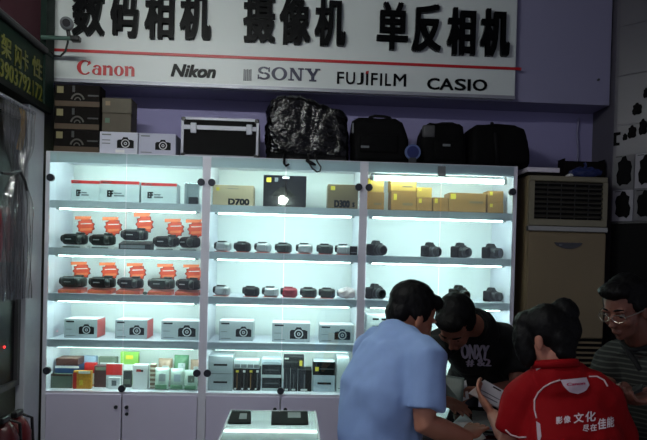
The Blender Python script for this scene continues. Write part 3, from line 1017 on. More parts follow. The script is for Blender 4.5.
r2 = [(219, M_CAMS, 'silver'), (242.5, M_CAMB, 'black'), (263, M_CAMS, 'silver'), (283.5, M_CAMG, 'grey'), (304.5, M_CAMS, 'silver'), (325, M_CAMG, 'grey'), (343.5, M_CAMS, 'silver')]
SIL = ['beside the cabinet post', '', 'between the black and a grey one', 'above the red one', 'between two grey ones', 'between two silver ones', 'beside the small black box']
for j, (px, m, cn) in enumerate(r2):
    x = max(P(px, 246, 0.10).x, W3 + 0.088)
    camcorder_small({'silver': 'small silver camcorder on the second shelf, ' + SIL[j], 'black': 'the only black compact camcorder on the second shelf of the middle cabinet',
                     'grey': 'small dark grey camcorder on the second shelf, ' + SIL[j]}[cn], (x, 0.10, z2), random.uniform(-0.35, -0.1),
                    'compact camcorders on the second shelf', m, M_BLACK if cn != 'silver' else M_CAMG)
bx = thing('battery_box', 'small black box at the end of the compact camcorder row', 'box', (2 * W3 - 0.0245 - 0.042, 0.032, z2))
B().box((0, 0, EPS), (0.042, 0.026, 0.052), 0.002).build('carton', M_BLKB, bx)
B().box((0.004, -0.0008, 0.012), (0.038, 0.001, 0.018)).build('print_bar', M_TXG, bx)
r3 = [(218, M_CAMS, 'silver'), (251, M_CAMB, 'black'), (270.5, M_CAMS, 'silver'), (289, M_CAMR, 'red'), (308.5, M_CAMG, 'grey'), (327, M_CAMG, 'grey')]
SIL = ['beside the cabinet post', '', 'between the black and the red one', '', 'beside the red one', 'beside the film-wrapped one']
for j, (px, m, cn) in enumerate(r3):
    x = max(P(px, 292, 0.10).x, W3 + 0.088)
    camcorder_small({'silver': 'small silver camcorder on the third shelf, ' + SIL[j], 'black': 'the only black compact camcorder on the third shelf of the middle cabinet',
                     'red': 'dark red compact camcorder among silver and grey ones', 'grey': 'small dark grey camcorder on the third shelf, ' + SIL[j]}[cn], (x, 0.10, z3), random.uniform(-0.35, -0.1),
                    'compact camcorders on the third shelf', m, M_BLACK if cn != 'red' else M_CAMR)
q = P(346.5, 294, 0.10)
wr = thing('wrapped_camcorder', 'camcorder wrapped in crumpled white and pink film at the row end', 'camcorder', (q.x, 0.10, z3))
b = B()
bmesh.ops.create_icosphere(b.bm, subdivisions=3, radius=1)
for v in b.bm.verts:
    v.co = Vector((v.co.x * 0.052, v.co.y * 0.032, 0.034 + v.co.z * 0.032))
b.wobble(0.014, 38, 3)
for v in b.bm.verts:
    v.co.z = max(v.co.z, EPS)
b.build('wrapping', mat('crumpled_white_pink_film', (226, 206, 208), 0.25, var=0.25, scale=60), wr)
B().tube([(-0.055, 0, 0.034), (-0.035, 0, 0.034)], 0.018, 12).build('lens_barrel', M_CAMG, wr)


# ---- single lens reflex cameras
def slr(label, loc, rz, group, s=1.0):
    c = thing('reflex_camera', label, 'camera', loc, rz, group)
    c.scale = (s, s, s)
    B().box((-0.062, -0.020, 0.002), (0.062, 0.024, 0.078), 0.010, 3).build('body', M_CAMB, c, True)
    B().box((-0.066, -0.040, 0.002), (-0.036, 0.018, 0.072), 0.011, 3).build('grip', M_BLACKM, c, True)
    B().rings([[Vector((x, y, 0.07)) for x, y in ((-0.026, -0.03), (0.026, -0.03), (0.028, 0.02), (-0.028, 0.02))],
               [Vector((x, y, 0.100)) for x, y in ((-0.015, -0.024), (0.015, -0.024), (0.018, 0.014), (-0.018, 0.014))]]).build('prism_hump', M_CAMB, c)
    B().tube([(0.004, -0.018, 0.038), (0.004, -0.034, 0.038), (0.004, -0.036, 0.038), (0.004, -0.082, 0.038)], [0.034, 0.034, 0.031, 0.033], 22).build('lens_barrel', M_BLACK, c, True)
    B().tube([(0.004, -0.050, 0.038), (0.004, -0.062, 0.038)], 0.0345, 22).build('focus_ring', M_DGREY, c)
    B().tube([(0.004, -0.0815, 0.038), (0.004, -0.084, 0.038)], 0.026, 20).build('front_glass', M_LENS, c)
    B().tube([(0.044, 0.0, 0.077), (0.044, 0.0, 0.086)], 0.011, 14).build('mode_dial', M_DGREY, c)
    B().box((-0.010, -0.008, 0.100), (0.010, 0.010, 0.104)).build('hot_shoe', M_SILVER, c)
    return c


G2 = 'reflex cameras on the second shelf'
G3 = 'reflex cameras on the third shelf'
for px, zz_, lab, rz, g, s in ((374.5, z2, 'black reflex camera on the second shelf, beside the inner side panel', 0.5, G2, 0.92),
                              (429, z2, 'black reflex camera on the second shelf, first after the gap', 0.6, G2, 0.9),
                              (459.5, z2, 'black reflex camera on the second shelf, between two others', 0.45, G2, 0.92),
                              (490, z2, 'black reflex camera on the second shelf, nearest the air conditioner', 0.55, G2, 0.92),
                              (374, z3, 'black reflex camera on the third shelf, beside the inner side panel', 0.5, G3, 0.92),
                              (458, z3, 'black reflex camera on the third shelf, above the bent black-shirted person', 0.35, G3, 0.95),
                              (490.5, z3, 'black reflex camera on the third shelf, nearest the air conditioner', 0.6, G3, 0.85)):
    slr(lab, (max(P(px, 250 if zz_ == z2 else 296, 0.16).x, 2 * W3 + 0.098), 0.16, zz_), rz, g, s)

# ---- fourth shelf: white camera cartons
TOPW = ('top', M_WHITE)


def camera_carton(lab, x0, x1, yt, side, sl_u=0.68, cm=M_SILB):
    pr = [('slr', sl_u, 0.45, 0.46), ('bar', 0.06, 0.82, 0.30, 0.90, M_TXT), ('bar', 0.06, 0.10, 0.34, 0.14, M_TXG), ('bar', 0.06, 0.44, 0.24, 0.47, M_TXG), TOPW]
    if side:
        pr.append(('rside', M_PINK))
    return carton(lab, x0, x1, yt, z4, 0.09, 0.16, cm, pr, name='camera_box')


camera_carton('silver camera carton with red side, next to the cabinet side', 64, 97, 319, True)
camera_carton('silver camera carton with red side, behind the door joint', 115, 147, 320, True)
camera_carton('silver camera carton with its lid ajar beside the cabinet post', 161, 199, 321, False)
camera_carton('silver camera carton with the clearest lens picture, middle cabinet', 219, 253, 321, False, 0.72)
camera_carton('silver camera carton behind the glass door joint, middle cabinet', 272, 310, 323, False, 0.70)
camera_carton('silver camera carton close behind the blue-shirted person', 319.5, 355, 325, False, 0.66)
t, a, w, h = carton('black carton at the foot of the white stack behind the person', 367, 392, 337.5, z4, 0.10, 0.14, M_BLKB, [('bar', 0.1, 0.4, 0.5, 0.5, M_TXG)])
zs = z4 + h
for k, nm in enumerate(('lower', 'middle', 'upper')):
    t, a, w, h = carton('white carton with two dark marks, %s of the stack above the black carton' % nm, 366 + 0.5 * k, 393, 0, zs, 0.10, 0.14, M_PALE,
                        [('bar', 0.22, 0.3, 0.46, 0.55, M_TXT), ('bar', 0.56, 0.3, 0.80, 0.55, M_TXT), TOPW], hgt=0.045)
    zs += h

# ---- base board, middle cabinet: accessory boxes
zz = z5
for k, nm in enumerate(('lower', 'upper')):
    t, a, w, h = carton('big grey accessory carton, %s of the pair beside the post' % nm, 208, 232.5, 0, zz, 0.07, 0.2, M_SILB,
                        [('bar', 0.22, 0.45, 0.78, 0.56, M_TXT), ('bar', 0.0, 0.0, 1.0, 0.03, M_TXG)], hgt=0.098 if k == 0 else 0.105, name='accessory_box')
    zz += h
for k, (x0, x1) in enumerate(((233.5, 240.5), (240.8, 247), (247.3, 254), (254.3, 260))):
    carton(('upright black battery carton with %s mark, %s' % ('yellow' if k % 2 == 0 else 'white', ['beside the big grey cartons', 'second from the big grey cartons', 'third from the big grey cartons', 'beside the black and white stack'][k])), x0, x1, 369, z5, 0.08, 0.1, M_BLKB,
           [('bar', 0.3, 0.84, 0.7, 0.94, M_YPR if k % 2 == 0 else M_WPR), ('bar', 0.44, 0.1, 0.54, 0.80, M_GOLD2 if k % 2 == 0 else M_TXG), ('bar', 0.1, 0.04, 0.4, 0.12, M_WPR)],
           name='battery_carton', group='upright black battery cartons')
b0 = z5 + P(247, 369, 0.08).z - z5
carton('row of white lids lying over the black battery cartons', 234, 259.5, 360, b0 + 0.001, 0.085, 0.09, M_PALE, [('bar', 0.02, 0.1, 0.24, 0.5, M_TXG), ('bar', 0.28, 0.1, 0.5, 0.5, M_TXG), ('bar', 0.54, 0.1, 0.76, 0.5, M_TXG), ('bar', 0.79, 0.1, 0.98, 0.5, M_TXG)], name='lid_tray', cat='tray')
zz = z5
for k in range(4):
    m = M_BLKB if k % 2 else M_PALE
    hh = (0.016, 0.062, 0.018, 0.058)[k]
    t, a, w, h = carton(('white slip at the bottom of the black and white stack', 'black flat carton, lower in the black and white stack', 'white slip between two black flat cartons', 'black flat carton, upper in the black and white stack')[k],
                        262, 281.5, 0, zz, 0.08, 0.12, m, [('bar', 0.15, 0.45, 0.85, 0.52, M_TXG)] if k % 2 else [], hgt=hh, name='flat_carton')
    zz += h
carton('clear topped grey carton on the black and white stack', 262, 281.5, 0, zz, 0.085, 0.11, M_LGREY, [('bar', 0.1, 0.3, 0.9, 0.4, M_TXG)], hgt=0.034, name='flat_carton')
for k, (x0, x1, lab) in enumerate(((283.5, 290, 'upright black carton beside the door joint'), (290.3, 297.5, 'upright black carton under the yellow marked one'), (298, 311.5, 'wide upright black carton without a label'))):
    carton(lab, x0, x1, 369 if k < 2 else 370, z5, 0.075 + 0.002 * k, 0.12, M_BLKB, [('bar', 0.42, 0.1, 0.5, 0.8, M_TXG), ('bar', 0.2, 0.04, 0.7, 0.12, M_WPR)], name='battery_carton')
zz = P(290, 369, 0.075).z
carton('black carton with yellow square lying on two upright ones', 283.5, 304, 357, zz + 0.001, 0.08, 0.11, M_BLKB, [('bar', 0.78, 0.25, 0.92, 0.70, M_YPR), ('bar', 0.06, 0.55, 0.7, 0.6, M_TXG), ('bar', 0.05, 0.8, 0.25, 0.92, M_WPR)], name='flat_carton')
carton('pale blue grey carton under a black one', 313, 335, 375.5, z5, 0.08, 0.14, M_LGREY, [('bar', 0.2, 0.45, 0.82, 0.58, M_TXT)], name='accessory_box')
zz = P(324, 375.5, 0.08).z
carton('black carton with yellow square on the pale blue grey one', 313, 335, 362, zz + 0.001, 0.08, 0.13, M_BLKB, [('bar', 0.10, 0.30, 0.26, 0.62, M_YPR), ('bar', 0.3, 0.45, 0.95, 0.5, M_TXG), ('top', M_PALE)], name='accessory_box')
carton('tall white carton beside the blue-shirted person', 336.5, 349, 358, z5, 0.08, 0.16, M_PALE, [TOPW, ('bar', 0.1, 0.1, 0.9, 0.12, M_TXG)], name='accessory_box')

# ---- base board, first cabinet: small accessory packs
c_dk = mat('dark_red_brown_box', (84, 48, 44), 0.5)
c_bl = mat('blue_white_box', (48, 78, 130), 0.5)
c_gg = mat('grey_green_pack', (110, 122, 108), 0.5)
c_rd = mat('red_pack', (204, 44, 44), 0.45)
c_yl = mat('yellow_red_pack', (214, 150, 50), 0.45, var=0.5, scale=60)
c_gr = mat('green_pack', (136, 186, 84), 0.5)
c_lb = mat('pale_blue_pack', (168, 190, 214), 0.5)
t, a, w, h = carton('grey green flat carton at the bottom of the corner stack', 50, 72, 374, z5, 0.07, 0.12, c_gg, [('bar', 0.0, 0.86, 1, 1, c_dk)], name='accessory_pack', cat='pack')
t, a, w2, h2 = carton('blue and white carton in the middle of the corner stack', 55, 79, 366, z5 + h, 0.09, 0.11, c_bl, [('bar', 0.0, 0.72, 1, 1, M_WPR)], name='accessory_pack', cat='pack')
carton('dark brown flat carton on top of the corner stack', 56, 78, 358.5, z5 + h + h2, 0.10, 0.11, c_dk, [('top', mat('brown_lid_print', (120, 92, 80), 0.5))], name='accessory_pack', cat='pack')
carton('pale blue pack lying behind the corner stack', 80, 96, 356, z5, 0.22, 0.03, c_lb, [('bar', 0.1, 0.5, 0.9, 0.7, M_WPR)], name='accessory_pack', cat='pack')
carton('red and white pack behind the yellow and red one', 84, 96, 363, z5, 0.15, 0.03, c_rd, [('bar', 0.05, 0.05, 0.95, 0.55, M_WPR)], name='accessory_pack', cat='pack')
carton('yellow and red printed memory card pack', 73, 91, 371, z5, 0.06, 0.03, c_yl, [('bar', 0.0, 0.0, 0.2, 0.9, c_rd), ('bar', 0.3, 0.85, 0.95, 1.0, M_WPR), ('bar', 0.35, 0.2, 0.55, 0.5, M_YPR)], name='accessory_pack', cat='pack')
carton('dark maroon pack standing between brighter ones', 94, 107, 366, z5, 0.11, 0.06, mat('maroon_pack', (84, 56, 60), 0.5, var=0.3, scale=50), [('bar', 0.1, 0.8, 0.9, 0.95, c_gg)], name='accessory_pack', cat='pack')
carton('grey green pack peeking out behind the red headed packs', 98, 116, 357, z5, 0.2, 0.04, c_gg, [('bar', 0.1, 0.55, 0.9, 0.8, M_PALE)], name='accessory_pack', cat='pack')
carton('white pack with a wide red header', 106, 122, 364, z5, 0.09, 0.03, M_PALE, [('bar', 0.0, 0.55, 1, 1.0, c_rd), ('bar', 0.3, 0.2, 0.62, 0.42, M_TXG)], name='accessory_pack', cat='pack')
carton('small white pack with dark picture leaning before the red header', 108, 120, 377.5, z5, 0.06, 0.02, M_WHITE, [('bar', 0.3, 0.3, 0.7, 0.75, M_TXG)], name='accessory_pack', cat='pack')
carton('yellow green hanging pack standing behind the others', 120, 138, 352, z5, 0.20, 0.03, c_gr, [('bar', 0.14, 0.30, 0.86, 0.62, M_WPR), ('bar', 0.3, 0.78, 0.7, 0.9, M_YPR)], name='accessory_pack', cat='pack')
carton('dark pack standing between the red and white cartons', 123, 131, 371, z5, 0.12, 0.03, M_DGREY, [('bar', 0.1, 0.2, 0.9, 0.5, c_gg)], name='accessory_pack', cat='pack')
t, a, w, h = carton('plain white upright carton with a small red mark', 132.5, 147, 365, z5, 0.07, 0.05, M_WHITE, [('bar', 0.24, 0.72, 0.56, 0.82, M_RED), ('bar', 0.56, 0.72, 0.72, 0.80, M_TXT), ('rside', M_SILB)], name='accessory_pack', cat='pack')
carton('brown striped pack beside the white upright carton', 149.8, 155.5, 364, z5, 0.10, 0.04, mat('brown_stripe_pack', (134, 106, 84), 0.5, stripes=((210, 200, 180), 12, 0.5)), [], name='accessory_pack', cat='pack')


def pouch(label, px, py, w_, h_, Y, m, m2, lean=0.0, m3=M_PALE):
    q_ = P(px, py, Y)
    t_ = thing('accessory_pouch', label, 'pouch', (q_.x, Y, z5), 0, 'clear bags with green print')
    bb = B()
    bmesh.ops.create_grid(bb.bm, x_segments=10, y_segments=10, size=0.5)
    vs = bb.bm.verts[:]
    r_ = bmesh.ops.extrude_face_region(bb.bm, geom=bb.bm.faces[:])
    up = [v for v in r_['geom'] if isinstance(v, bmesh.types.BMVert)]
    for v in vs:
        v.co.z = -1
    for v in up:
        v.co.z = 1
    for v in bb.bm.verts:
        u_, v_ = v.co.x, v.co.y
        th = 0.004 + 0.018 * (1 - (2 * u_) ** 4) * (1 - (2 * v_) ** 4)
        n_ = noise.noise(Vector((u_ * 5 + px, v_ * 5, 0)))
        z_ = (v_ + 0.5) * h_
        v.co = Vector((u_ * w_, (-th if v.co.z > 0 else th) + lean * z_ + n_ * 0.006, max(EPS, z_)))
    bmesh.ops.recalc_face_normals(bb.bm, faces=bb.bm.faces[:])
    bb.build('bag', m, t_, True)
    B().box((-w_ * 0.42, -0.030, h_ * 0.06), (w_ * 0.42, -0.018, h_ * 0.26), 0.003).build('printed_band', m2, t_)
    B().prism([(w_ * (0.05 + 0.34 * math.cos(k * 0.7854) * (1 if k % 2 else 0.7)), h_ * (0.58 + 0.24 * math.sin(k * 0.7854) * (1 if k % 2 else 0.75))) for k in range(8)], lambda u, v, d: Vector((u, -d + lean * v, v)), 0.012, 0.0245).build('printed_picture', m3, t_)


m_pw = mat('pale_green_white_bag', (206, 222, 212), 0.3, var=0.3, scale=40)
m_pg = mat('green_print', (92, 140, 104), 0.4, var=0.3, scale=50)
m_pb = mat('brown_white_bag', (170, 140, 120), 0.35, var=0.35, scale=40)
pouch('white bag with a green band standing at the front', 162, 380, 0.080, 0.125, 0.08, m_pw, m_pg, 0.10, M_SILB)
pouch('white bag with green band between two similar bags', 177, 380, 0.080, 0.12, 0.09, m_pw, m_pg, 0.10, M_LGREY)
pouch('white bag with green band beside the cabinet post', 191, 380, 0.076, 0.115, 0.08, m_pw, m_pg, 0.08, c_gg)
pouch('brown and white bag behind the green banded bags', 165, 370, 0.082, 0.165, 0.17, m_pb, M_WPR, 0.1)
pouch('green and white bag standing tallest behind the others', 181, 370, 0.086, 0.185, 0.18, m_pg, m_pw, 0.1)
pouch('dull brown bag in the corner by the post', 196, 370, 0.068, 0.16, 0.18, m_pb, m_pg, 0.08)

# ---- base board, third cabinet (seen between the men)
carton('white flat carton on the base board seen between two people', 428, 462, 0, z5, 0.06, 0.18, M_WHITE, [('bar', 0.1, 0.3, 0.4, 0.5, M_TXG)], hgt=0.05, name='accessory_box')
carton('black carton behind the white flat one between two people', 400, 426, 0, z5, 0.10, 0.16, M_BLKB, [('bar', 0.1, 0.5, 0.6, 0.6, M_TXG)], hgt=0.11, name='accessory_box')

# ------------------------------------------------------------------ on top of the cabinets
zt0 = ZT + 0.0005
M_DKC = mat('black_brown_carton', (14, 10, 9), 0.7, var=0.2, spec=0.12)
M_BAG = mat('black_nylon', (7, 7, 8), 0.75, var=0.25, scale=60, bump=0.15, spec=0.1)
M_BAG2 = mat('black_grey_nylon', (14, 14, 16), 0.7, var=0.2, scale=60, spec=0.15)
zz = zt0
for k, nm in enumerate(('lowest', 'middle', 'uppermost')):
    hh = 0.128
    t = thing('camera_box', 'dark brown camera carton with gold base stripe, %s of the stack of three' % nm, 'box', (0.03, 0.03, zz), group='stack of dark camera cartons')
    w = P(99, 130, 0.03).x - 0.03
    B().box((0, 0, EPS), (w, 0.11, hh), 0.0015).build('carton', M_DKC, t)
    B().box((0.0, -0.0008, 0.004), (w, 0.001, 0.034)).build('gold_stripe', mat('dull_gold_stripe', (70, 54, 36), 0.6), t)
    B().box((0.012, -0.0008, 0.078), (0.048, 0.001, 0.116)).build('yellow_label', mat('dull_yellow_label', (128, 120, 84), 0.5), t)
    B().box((0.098, -0.0008, 0.086), (0.112, 0.001, 0.122)).build('print_bar', M_DGREY, t)
    o, i = arc(0.128, 0.034, (0.040, 0.046), (0.031, 0.037), 15, 165, n=16)
    B().ring2(o, i, front, -0.0005, 0.001, False).build('printed_lens', mat('faint_lens_print', (72, 70, 66), 0.6), t)
    o, i = arc(0.128, 0.034, (0.020, 0.024), (0.014, 0.018), 15, 165, n=12)
    B().ring2(o, i, front, -0.0005, 0.001, False).build('printed_lens', mat('faint_lens_print', (72, 70, 66), 0.6), t)
    B().box((0.185, -0.0008, 0.064), (0.245, 0.001, 0.072)).build('print_bar', M_DGREY, t)
    zz += hh + 0.0006

carton('pale camera carton with a dark reflex camera picture, beside the dark stack', 99.5, 137.5, 132, zt0, 0.03, 0.16, mat('lilac_white_carton', (196, 198, 214), 0.5), [('slr', 0.68, 0.50, 0.44), ('bar', 0.06, 0.84, 0.3, 0.9, M_TXG), ('bar', 0.06, 0.6, 0.28, 0.64, M_TXG), ('bar', 0.06, 0.45, 0.28, 0.49, M_TXG), ('bar', 0.42, 0.06, 0.66, 0.20, M_WPR)], name='camera_box')
carton('pale camera carton with a round lens picture, beside the aluminium case', 138.5, 175.5, 133.5, zt0, 0.03, 0.16, mat('lilac_grey_carton', (176, 178, 198), 0.5), [('slr', 0.66, 0.46, 0.42), ('bar', 0.06, 0.84, 0.3, 0.9, M_TXG), ('bar', 0.06, 0.10, 0.36, 0.14, M_TXG)], name='camera_box')
zc_ = P(118, 132, 0.03).z + 0.001
t, a, w, h = carton('olive brown carton lying on the pale camera carton', 102, 131, 113.5, zc_, 0.05, 0.13, mat('olive_brown_carton', (70, 62, 48), 0.6, var=0.15), [('bar', 0.1, 0.5, 0.26, 0.75, mat('green_mark', (70, 100, 80), 0.5))])
carton('olive brown carton with rounded corner at the top of the pale stack', 102, 131.5, 98, zc_ + h + 0.001, 0.05, 0.13, mat('olive_grey_carton', (76, 70, 56), 0.6, var=0.15), [('bar', 0.12, 0.5, 0.28, 0.78, M_DKBR)])

# aluminium case
YQ = 0.06
xa, xb = P(181, 140, YQ).x, P(258.5, 140, YQ).x
ztop = P(220, 118, YQ).z
cs = thing('hard_case', 'black panelled hard case with aluminium edging', 'case', (xa, YQ, zt0))
w, h, d = xb - xa, ztop - zt0, 0.17
B().box((0.005, 0.005, 0.004), (w - 0.005, d - 0.005, h - 0.004)).build('shell', M_BLACKM, cs)
e = 0.014
for x in (0, w - e):
    for y in (0, d - e):
        B().box((x, y, 0.02), (x + e, y + e, h - 0.02)).build('edge_rail', M_CHROME, cs)
for z in (0.002, h - e):
    for y in (0, d - e):
        B().box((0.022, y, z), (w - 0.022, y + e, z + e)).build('edge_rail', M_CHROME, cs)
B().box((e, -0.001, h * 0.70), (w - e, 0.006, h * 0.70 + 0.024)).build('lid_band', M_CHROME, cs)
for x in (0, w - 0.026):
    for z in (EPS, h - 0.026):
        B().box((x - 0.001, -0.002, z), (x + 0.027, 0.026, z + 0.027), 0.005).build('corner_cap', M_BLACK, cs)
for x in (w * 0.12, w * 0.84):
    B().box((x, -0.008, h * 0.60), (x + 0.034, 0.0, h * 0.86), 0.003).build('latch', M_CHROME, cs)
B().tube([(w * 0.44, d / 2, h - 0.002), (w * 0.46, d / 2, h + 0.016), (w * 0.56, d / 2, h + 0.016), (w * 0.58, d / 2, h - 0.002)], 0.006, 8).build('handle', M_BLACK, cs)


def bag_loft(outline, y0, y1, cz, bulge=0.03, sub=1, wob=(0.0, 10), base=None):
    """soft bag: an x-z outline (metres) swept through the depth with rounded edges"""
    b_ = B()
    cx = sum(p[0] for p in outline) / len(outline)
    cz_ = sum(p[1] for p in outline) / len(outline)
    secs = []
    for f, s in ((0.0, 0.86), (0.08, 0.95), (0.25, 1.0), (0.75, 1.0), (0.92, 0.95), (1.0, 0.86)):
        y = y0 + (y1 - y0) * f
        secs.append([Vector((cx + (x - cx) * s, y, cz_ + (z - cz_) * s)) for x, z in outline])
    b_.rings(secs)
    bmesh.ops.triangulate(b_.bm, faces=[f for f in b_.bm.faces if len(f.verts) > 4])
    bmesh.ops.subdivide_edges(b_.bm, edges=b_.bm.edges[:], cuts=sub, use_grid_fill=True)
    for _ in range(2):
        bmesh.ops.smooth_vert(b_.bm, verts=b_.bm.verts[:], factor=0.4, use_axis_x=True, use_axis_y=True, use_axis_z=True)
    if wob[0]:
        b_.wobble(wob[0], wob[1], 2.0)
    for v in b_.bm.verts:
        v.co.z = max(v.co.z, base)
    return b_


def out_px(pts, Y):
    return [(P(x, y, Y).x, P(x, y, Y).z) for x, y in pts]


def dense(pts, n):
    r = []
    for (ax, ay), (bx_, by) in zip(pts, pts[1:] + pts[:1]):
        for k in range(n):
            r.append((ax + (bx_ - ax) * k / n, ay + (by - ay) * k / n))
    return r


# big bag under black plastic
Yb = 0.10
o = dense(out_px([(267, 164), (265.5, 140), (267, 112), (272, 101), (282, 97), (300, 98), (324, 107), (346, 115), (347.5, 130), (348, 164)], Yb), 4)
o = [(x, max(z, zt0)) for x, z in o]
wb = thing('wrapped_bag', 'large bag wrapped in wrinkled shiny black plastic', 'bag', (P(308, 160, Yb).x, 0.15, zt0))
wo_ = Vector((P(308, 160, Yb).x, 0.15, zt0))
M_BPL = mat('wrinkled_black_plastic', (4, 4, 5), 0.17, var=0.2, scale=34, bump=0.9, coat=0.0, spec=0.35)
b = bag_loft(o, 0.015, 0.26, 0, sub=3, wob=(0.012, 26), base=zt0 + EPS)
b.wobble(0.006, 70, 5)
for v in b.bm.verts:
    v.co.z = max(v.co.z, zt0 + EPS)
b.build('plastic_wrap', M_BPL, wb, True, off=wo_)
kn = [P(308, 153, 0.03), P(308.5, 157, -0.013), P(309, 163, -0.02), P(312, 168, -0.022), P(317, 172, -0.022), P(320, 171, -0.022), P(321, 167, -0.022), P(318, 163, -0.02), P(315.5, 157.5, -0.013), P(315, 153.5, 0.03)]
B().tube(kn, 0.0045, 8).build('strap_loop', M_BLACK, wb, True, off=wo_)
B().tube([P(285, 151.5, 0.03), P(284.5, 156, -0.016), P(284, 163, -0.02), P(286, 166, -0.022), P(289, 164, -0.02)], 0.007, 8).build('torn_edge', M_BPL, wb, True, off=wo_)
B().tube([P(306, 160, -0.018), P(311, 163, -0.021), P(316, 165, -0.02)], [0.008, 0.012, 0.005], 8).build('knot', M_BPL, wb, True, off=wo_)

# camera bag with a top handle
Yb = 0.12
o = dense(out_px([(351.5, 164), (351, 140), (352, 122), (358, 118.5), (395, 120), (402, 124), (408, 141), (408.5, 164)], Yb), 4)
o = [(x, max(z, zt0)) for x, z in o]
bo = Vector((P(380, 160, Yb).x, 0.16, zt0))
bg = thing('camera_bag', 'upright black camera bag with a looped top handle', 'bag', bo)
bag_loft(o, 0.05, 0.25, 0, sub=2, wob=(0.004, 14), base=zt0 + EPS).build('body', M_BAG, bg, True, off=bo)
B().tube([P(368, 121, .15), P(370, 117.5, .15), P(375, 116, .15), P(384, 116.5, .15), P(390, 118, .15), P(392, 121.5, .15)], 0.009, 8).build('handle', M_BAG2, bg, True, off=bo)
B().box(P(360, 152, 0.042), P(398, 136, 0.075), 0.012, 3).build('front_pocket', M_BAG, bg, True, off=bo)
B().box(P(361, 147.5, 0.037), P(369, 146, 0.045)).build('name_tag', M_TXG, bg, off=bo)
B().box(P(352, 133, 0.07), P(355.5, 124, 0.10), 0.004).build('side_buckle', M_TXG, bg, off=bo)
q = P(413, 148.5, 0.012)
dk = thing('disc_case', 'small round blue disc case standing between two black bags', 'case', (q.x, 0.012, zt0))
rr = (q.z - zt0) * 0.75
B().tube([(0, 0, rr + EPS), (0, 0.012, rr + EPS)], [rr * 0.72, rr * 0.72], 20).build('rim', mat('pale_blue_rim', (90, 106, 150), 0.4), dk)
B().tube([(0, -0.003, rr + EPS), (0, 0.002, rr + EPS)], rr * 0.55, 20).build('label', mat('deep_blue_label', (22, 32, 88), 0.35), dk)
B().box((-0.020, -0.004, EPS), (0.020, 0.026, rr * 0.5)).build('foot', M_DGREY, dk)

Yb = 0.12
o = dense(out_px([(419, 167), (418.5, 150), (420, 134), (424, 126), (432, 124.5), (458, 125), (462, 128), (464.5, 150), (465, 168)], Yb), 4)
o = [(x, max(z, zt0)) for x, z in o]
bo = Vector((P(443, 160, Yb).x, 0.16, zt0))
bg = thing('shoulder_bag', 'boxy black shoulder bag with grey trim beside the duffel bag', 'bag', bo)
bag_loft(o, 0.05, 0.26, 0, sub=2, wob=(0.005, 14), base=zt0 + EPS).build('body', M_BAG, bg, True, off=bo)
B().tube([P(425, 127, .1), P(430, 124, .1), P(436, 125, .1), P(442, 123.5, .1), P(452, 123.5, .1), P(459, 126, .1)], 0.008, 8).build('handle', M_BAG2, bg, True, off=bo)
B().box(P(423, 137, 0.045), P(434, 126.5, 0.09), 0.01, 2).build('grey_trim', mat('grey_nylon_trim', (70, 70, 72), 0.6), bg, True, off=bo)
B().box(P(434, 160, 0.042), P(462, 142, 0.08), 0.012, 3).build('front_pocket', M_BAG, bg, True, off=bo)
B().box(P(443, 146, 0.036), P(450, 144.5, 0.046)).build('name_tag', M_TXG, bg, off=bo)
o = dense(out_px([(466, 168), (468, 130), (473, 126.5), (495, 125), (512, 126.5), (521, 131), (526, 144), (527.5, 168)], Yb), 4)
o = [(x, max(z, zt0)) for x, z in o]
bo = Vector((P(497, 160, Yb).x, 0.17, zt0))
bg = thing('duffel_bag', 'rounded black duffel bag with a vertical strap at the cabinet end', 'bag', bo)
b = bag_loft(o, 0.04, 0.28, 0, sub=2, wob=(0.006, 12), base=zt0 + EPS)
b.build('body', M_BAG, bg, True, off=bo)
B().tube([P(497, 164, 0.045), P(496.5, 150, 0.035), P(495, 135, 0.04), P(493, 125.5, 0.10), P(492, 123.5, 0.16), P(492, 125, 0.22)], 0.011, 8).build('strap', M_BAG2, bg, True, off=bo)
B().tube([P(474, 128, 0.07), P(492, 126.5, 0.07), P(512, 128.5, 0.07), P(520, 134, 0.07)], 0.005, 6).build('zip_piping', M_BAG2, bg, True, off=bo)

# ------------------------------------------------------------------ air conditioner
YA_ = 0.0
ax0, ax1 = P(527.5, 240, YA_).x, P(607, 240, YA_).x
az1 = P(566, 175.5, YA_).z
M_AC = mat('aged_cream_plastic', (124, 109, 80), 0.45, var=0.05, scale=6)
M_AC2 = mat('aged_grey_cream', (126, 120, 98), 0.4)
ac = thing('air_conditioner', 'tall cream floor-standing air conditioner with louvred outlet', 'appliance', (ax0, YA_, 0))
aw = ax1 - ax0


def AZ(py):
    return P(566, py, YA_).z


dAC = 0.34
B().box((0, 0.02, 0), (aw, dAC, az1), 0.012, 3).build('casing', M_AC, ac, True)
fr = B()
g0, g1 = AZ(219.5), AZ(181.5)
gx0, gx1 = P(534.5, 200, YA_).x - ax0, P(603, 200, YA_).x - ax0
fr.box((0.004, 0, g1), (aw - 0.004, 0.03, az1 - 0.004), 0.004)
fr.box((0.004, 0, g0), (gx0, 0.03, g1))
fr.box((gx1, 0, g0), (aw - 0.004, 0.03, g1))
fr.box((0.004, 0, AZ(226)), (aw - 0.004, 0.03, g0), 0.002)
fr.build('outlet_frame', M_AC2, ac)
B().box((gx0, 0.016, g0), (gx1, 0.024, g1)).build('outlet_cavity', M_BLACKM, ac)
nl = 8
for k in range(nl):
    z = g0 + (g1 - g0) * (k + 0.5) / nl
    B().obox((gx0, 0.002, z - 0.003), (gx1 - gx0, 0, 0), (0, 0.014, 0.010), (0, -0.002, 0.006)).build('louvre', mat('louvre_dark_cream', (52, 50, 44), 0.4), ac)
for k in range(4):
    x = gx0 + (gx1 - gx0) * (k + 1) / 5
    B().box((x - 0.0015, 0.008, g0), (x + 0.0015, 0.017, g1)).build('vertical_vane', M_DGREY, ac)
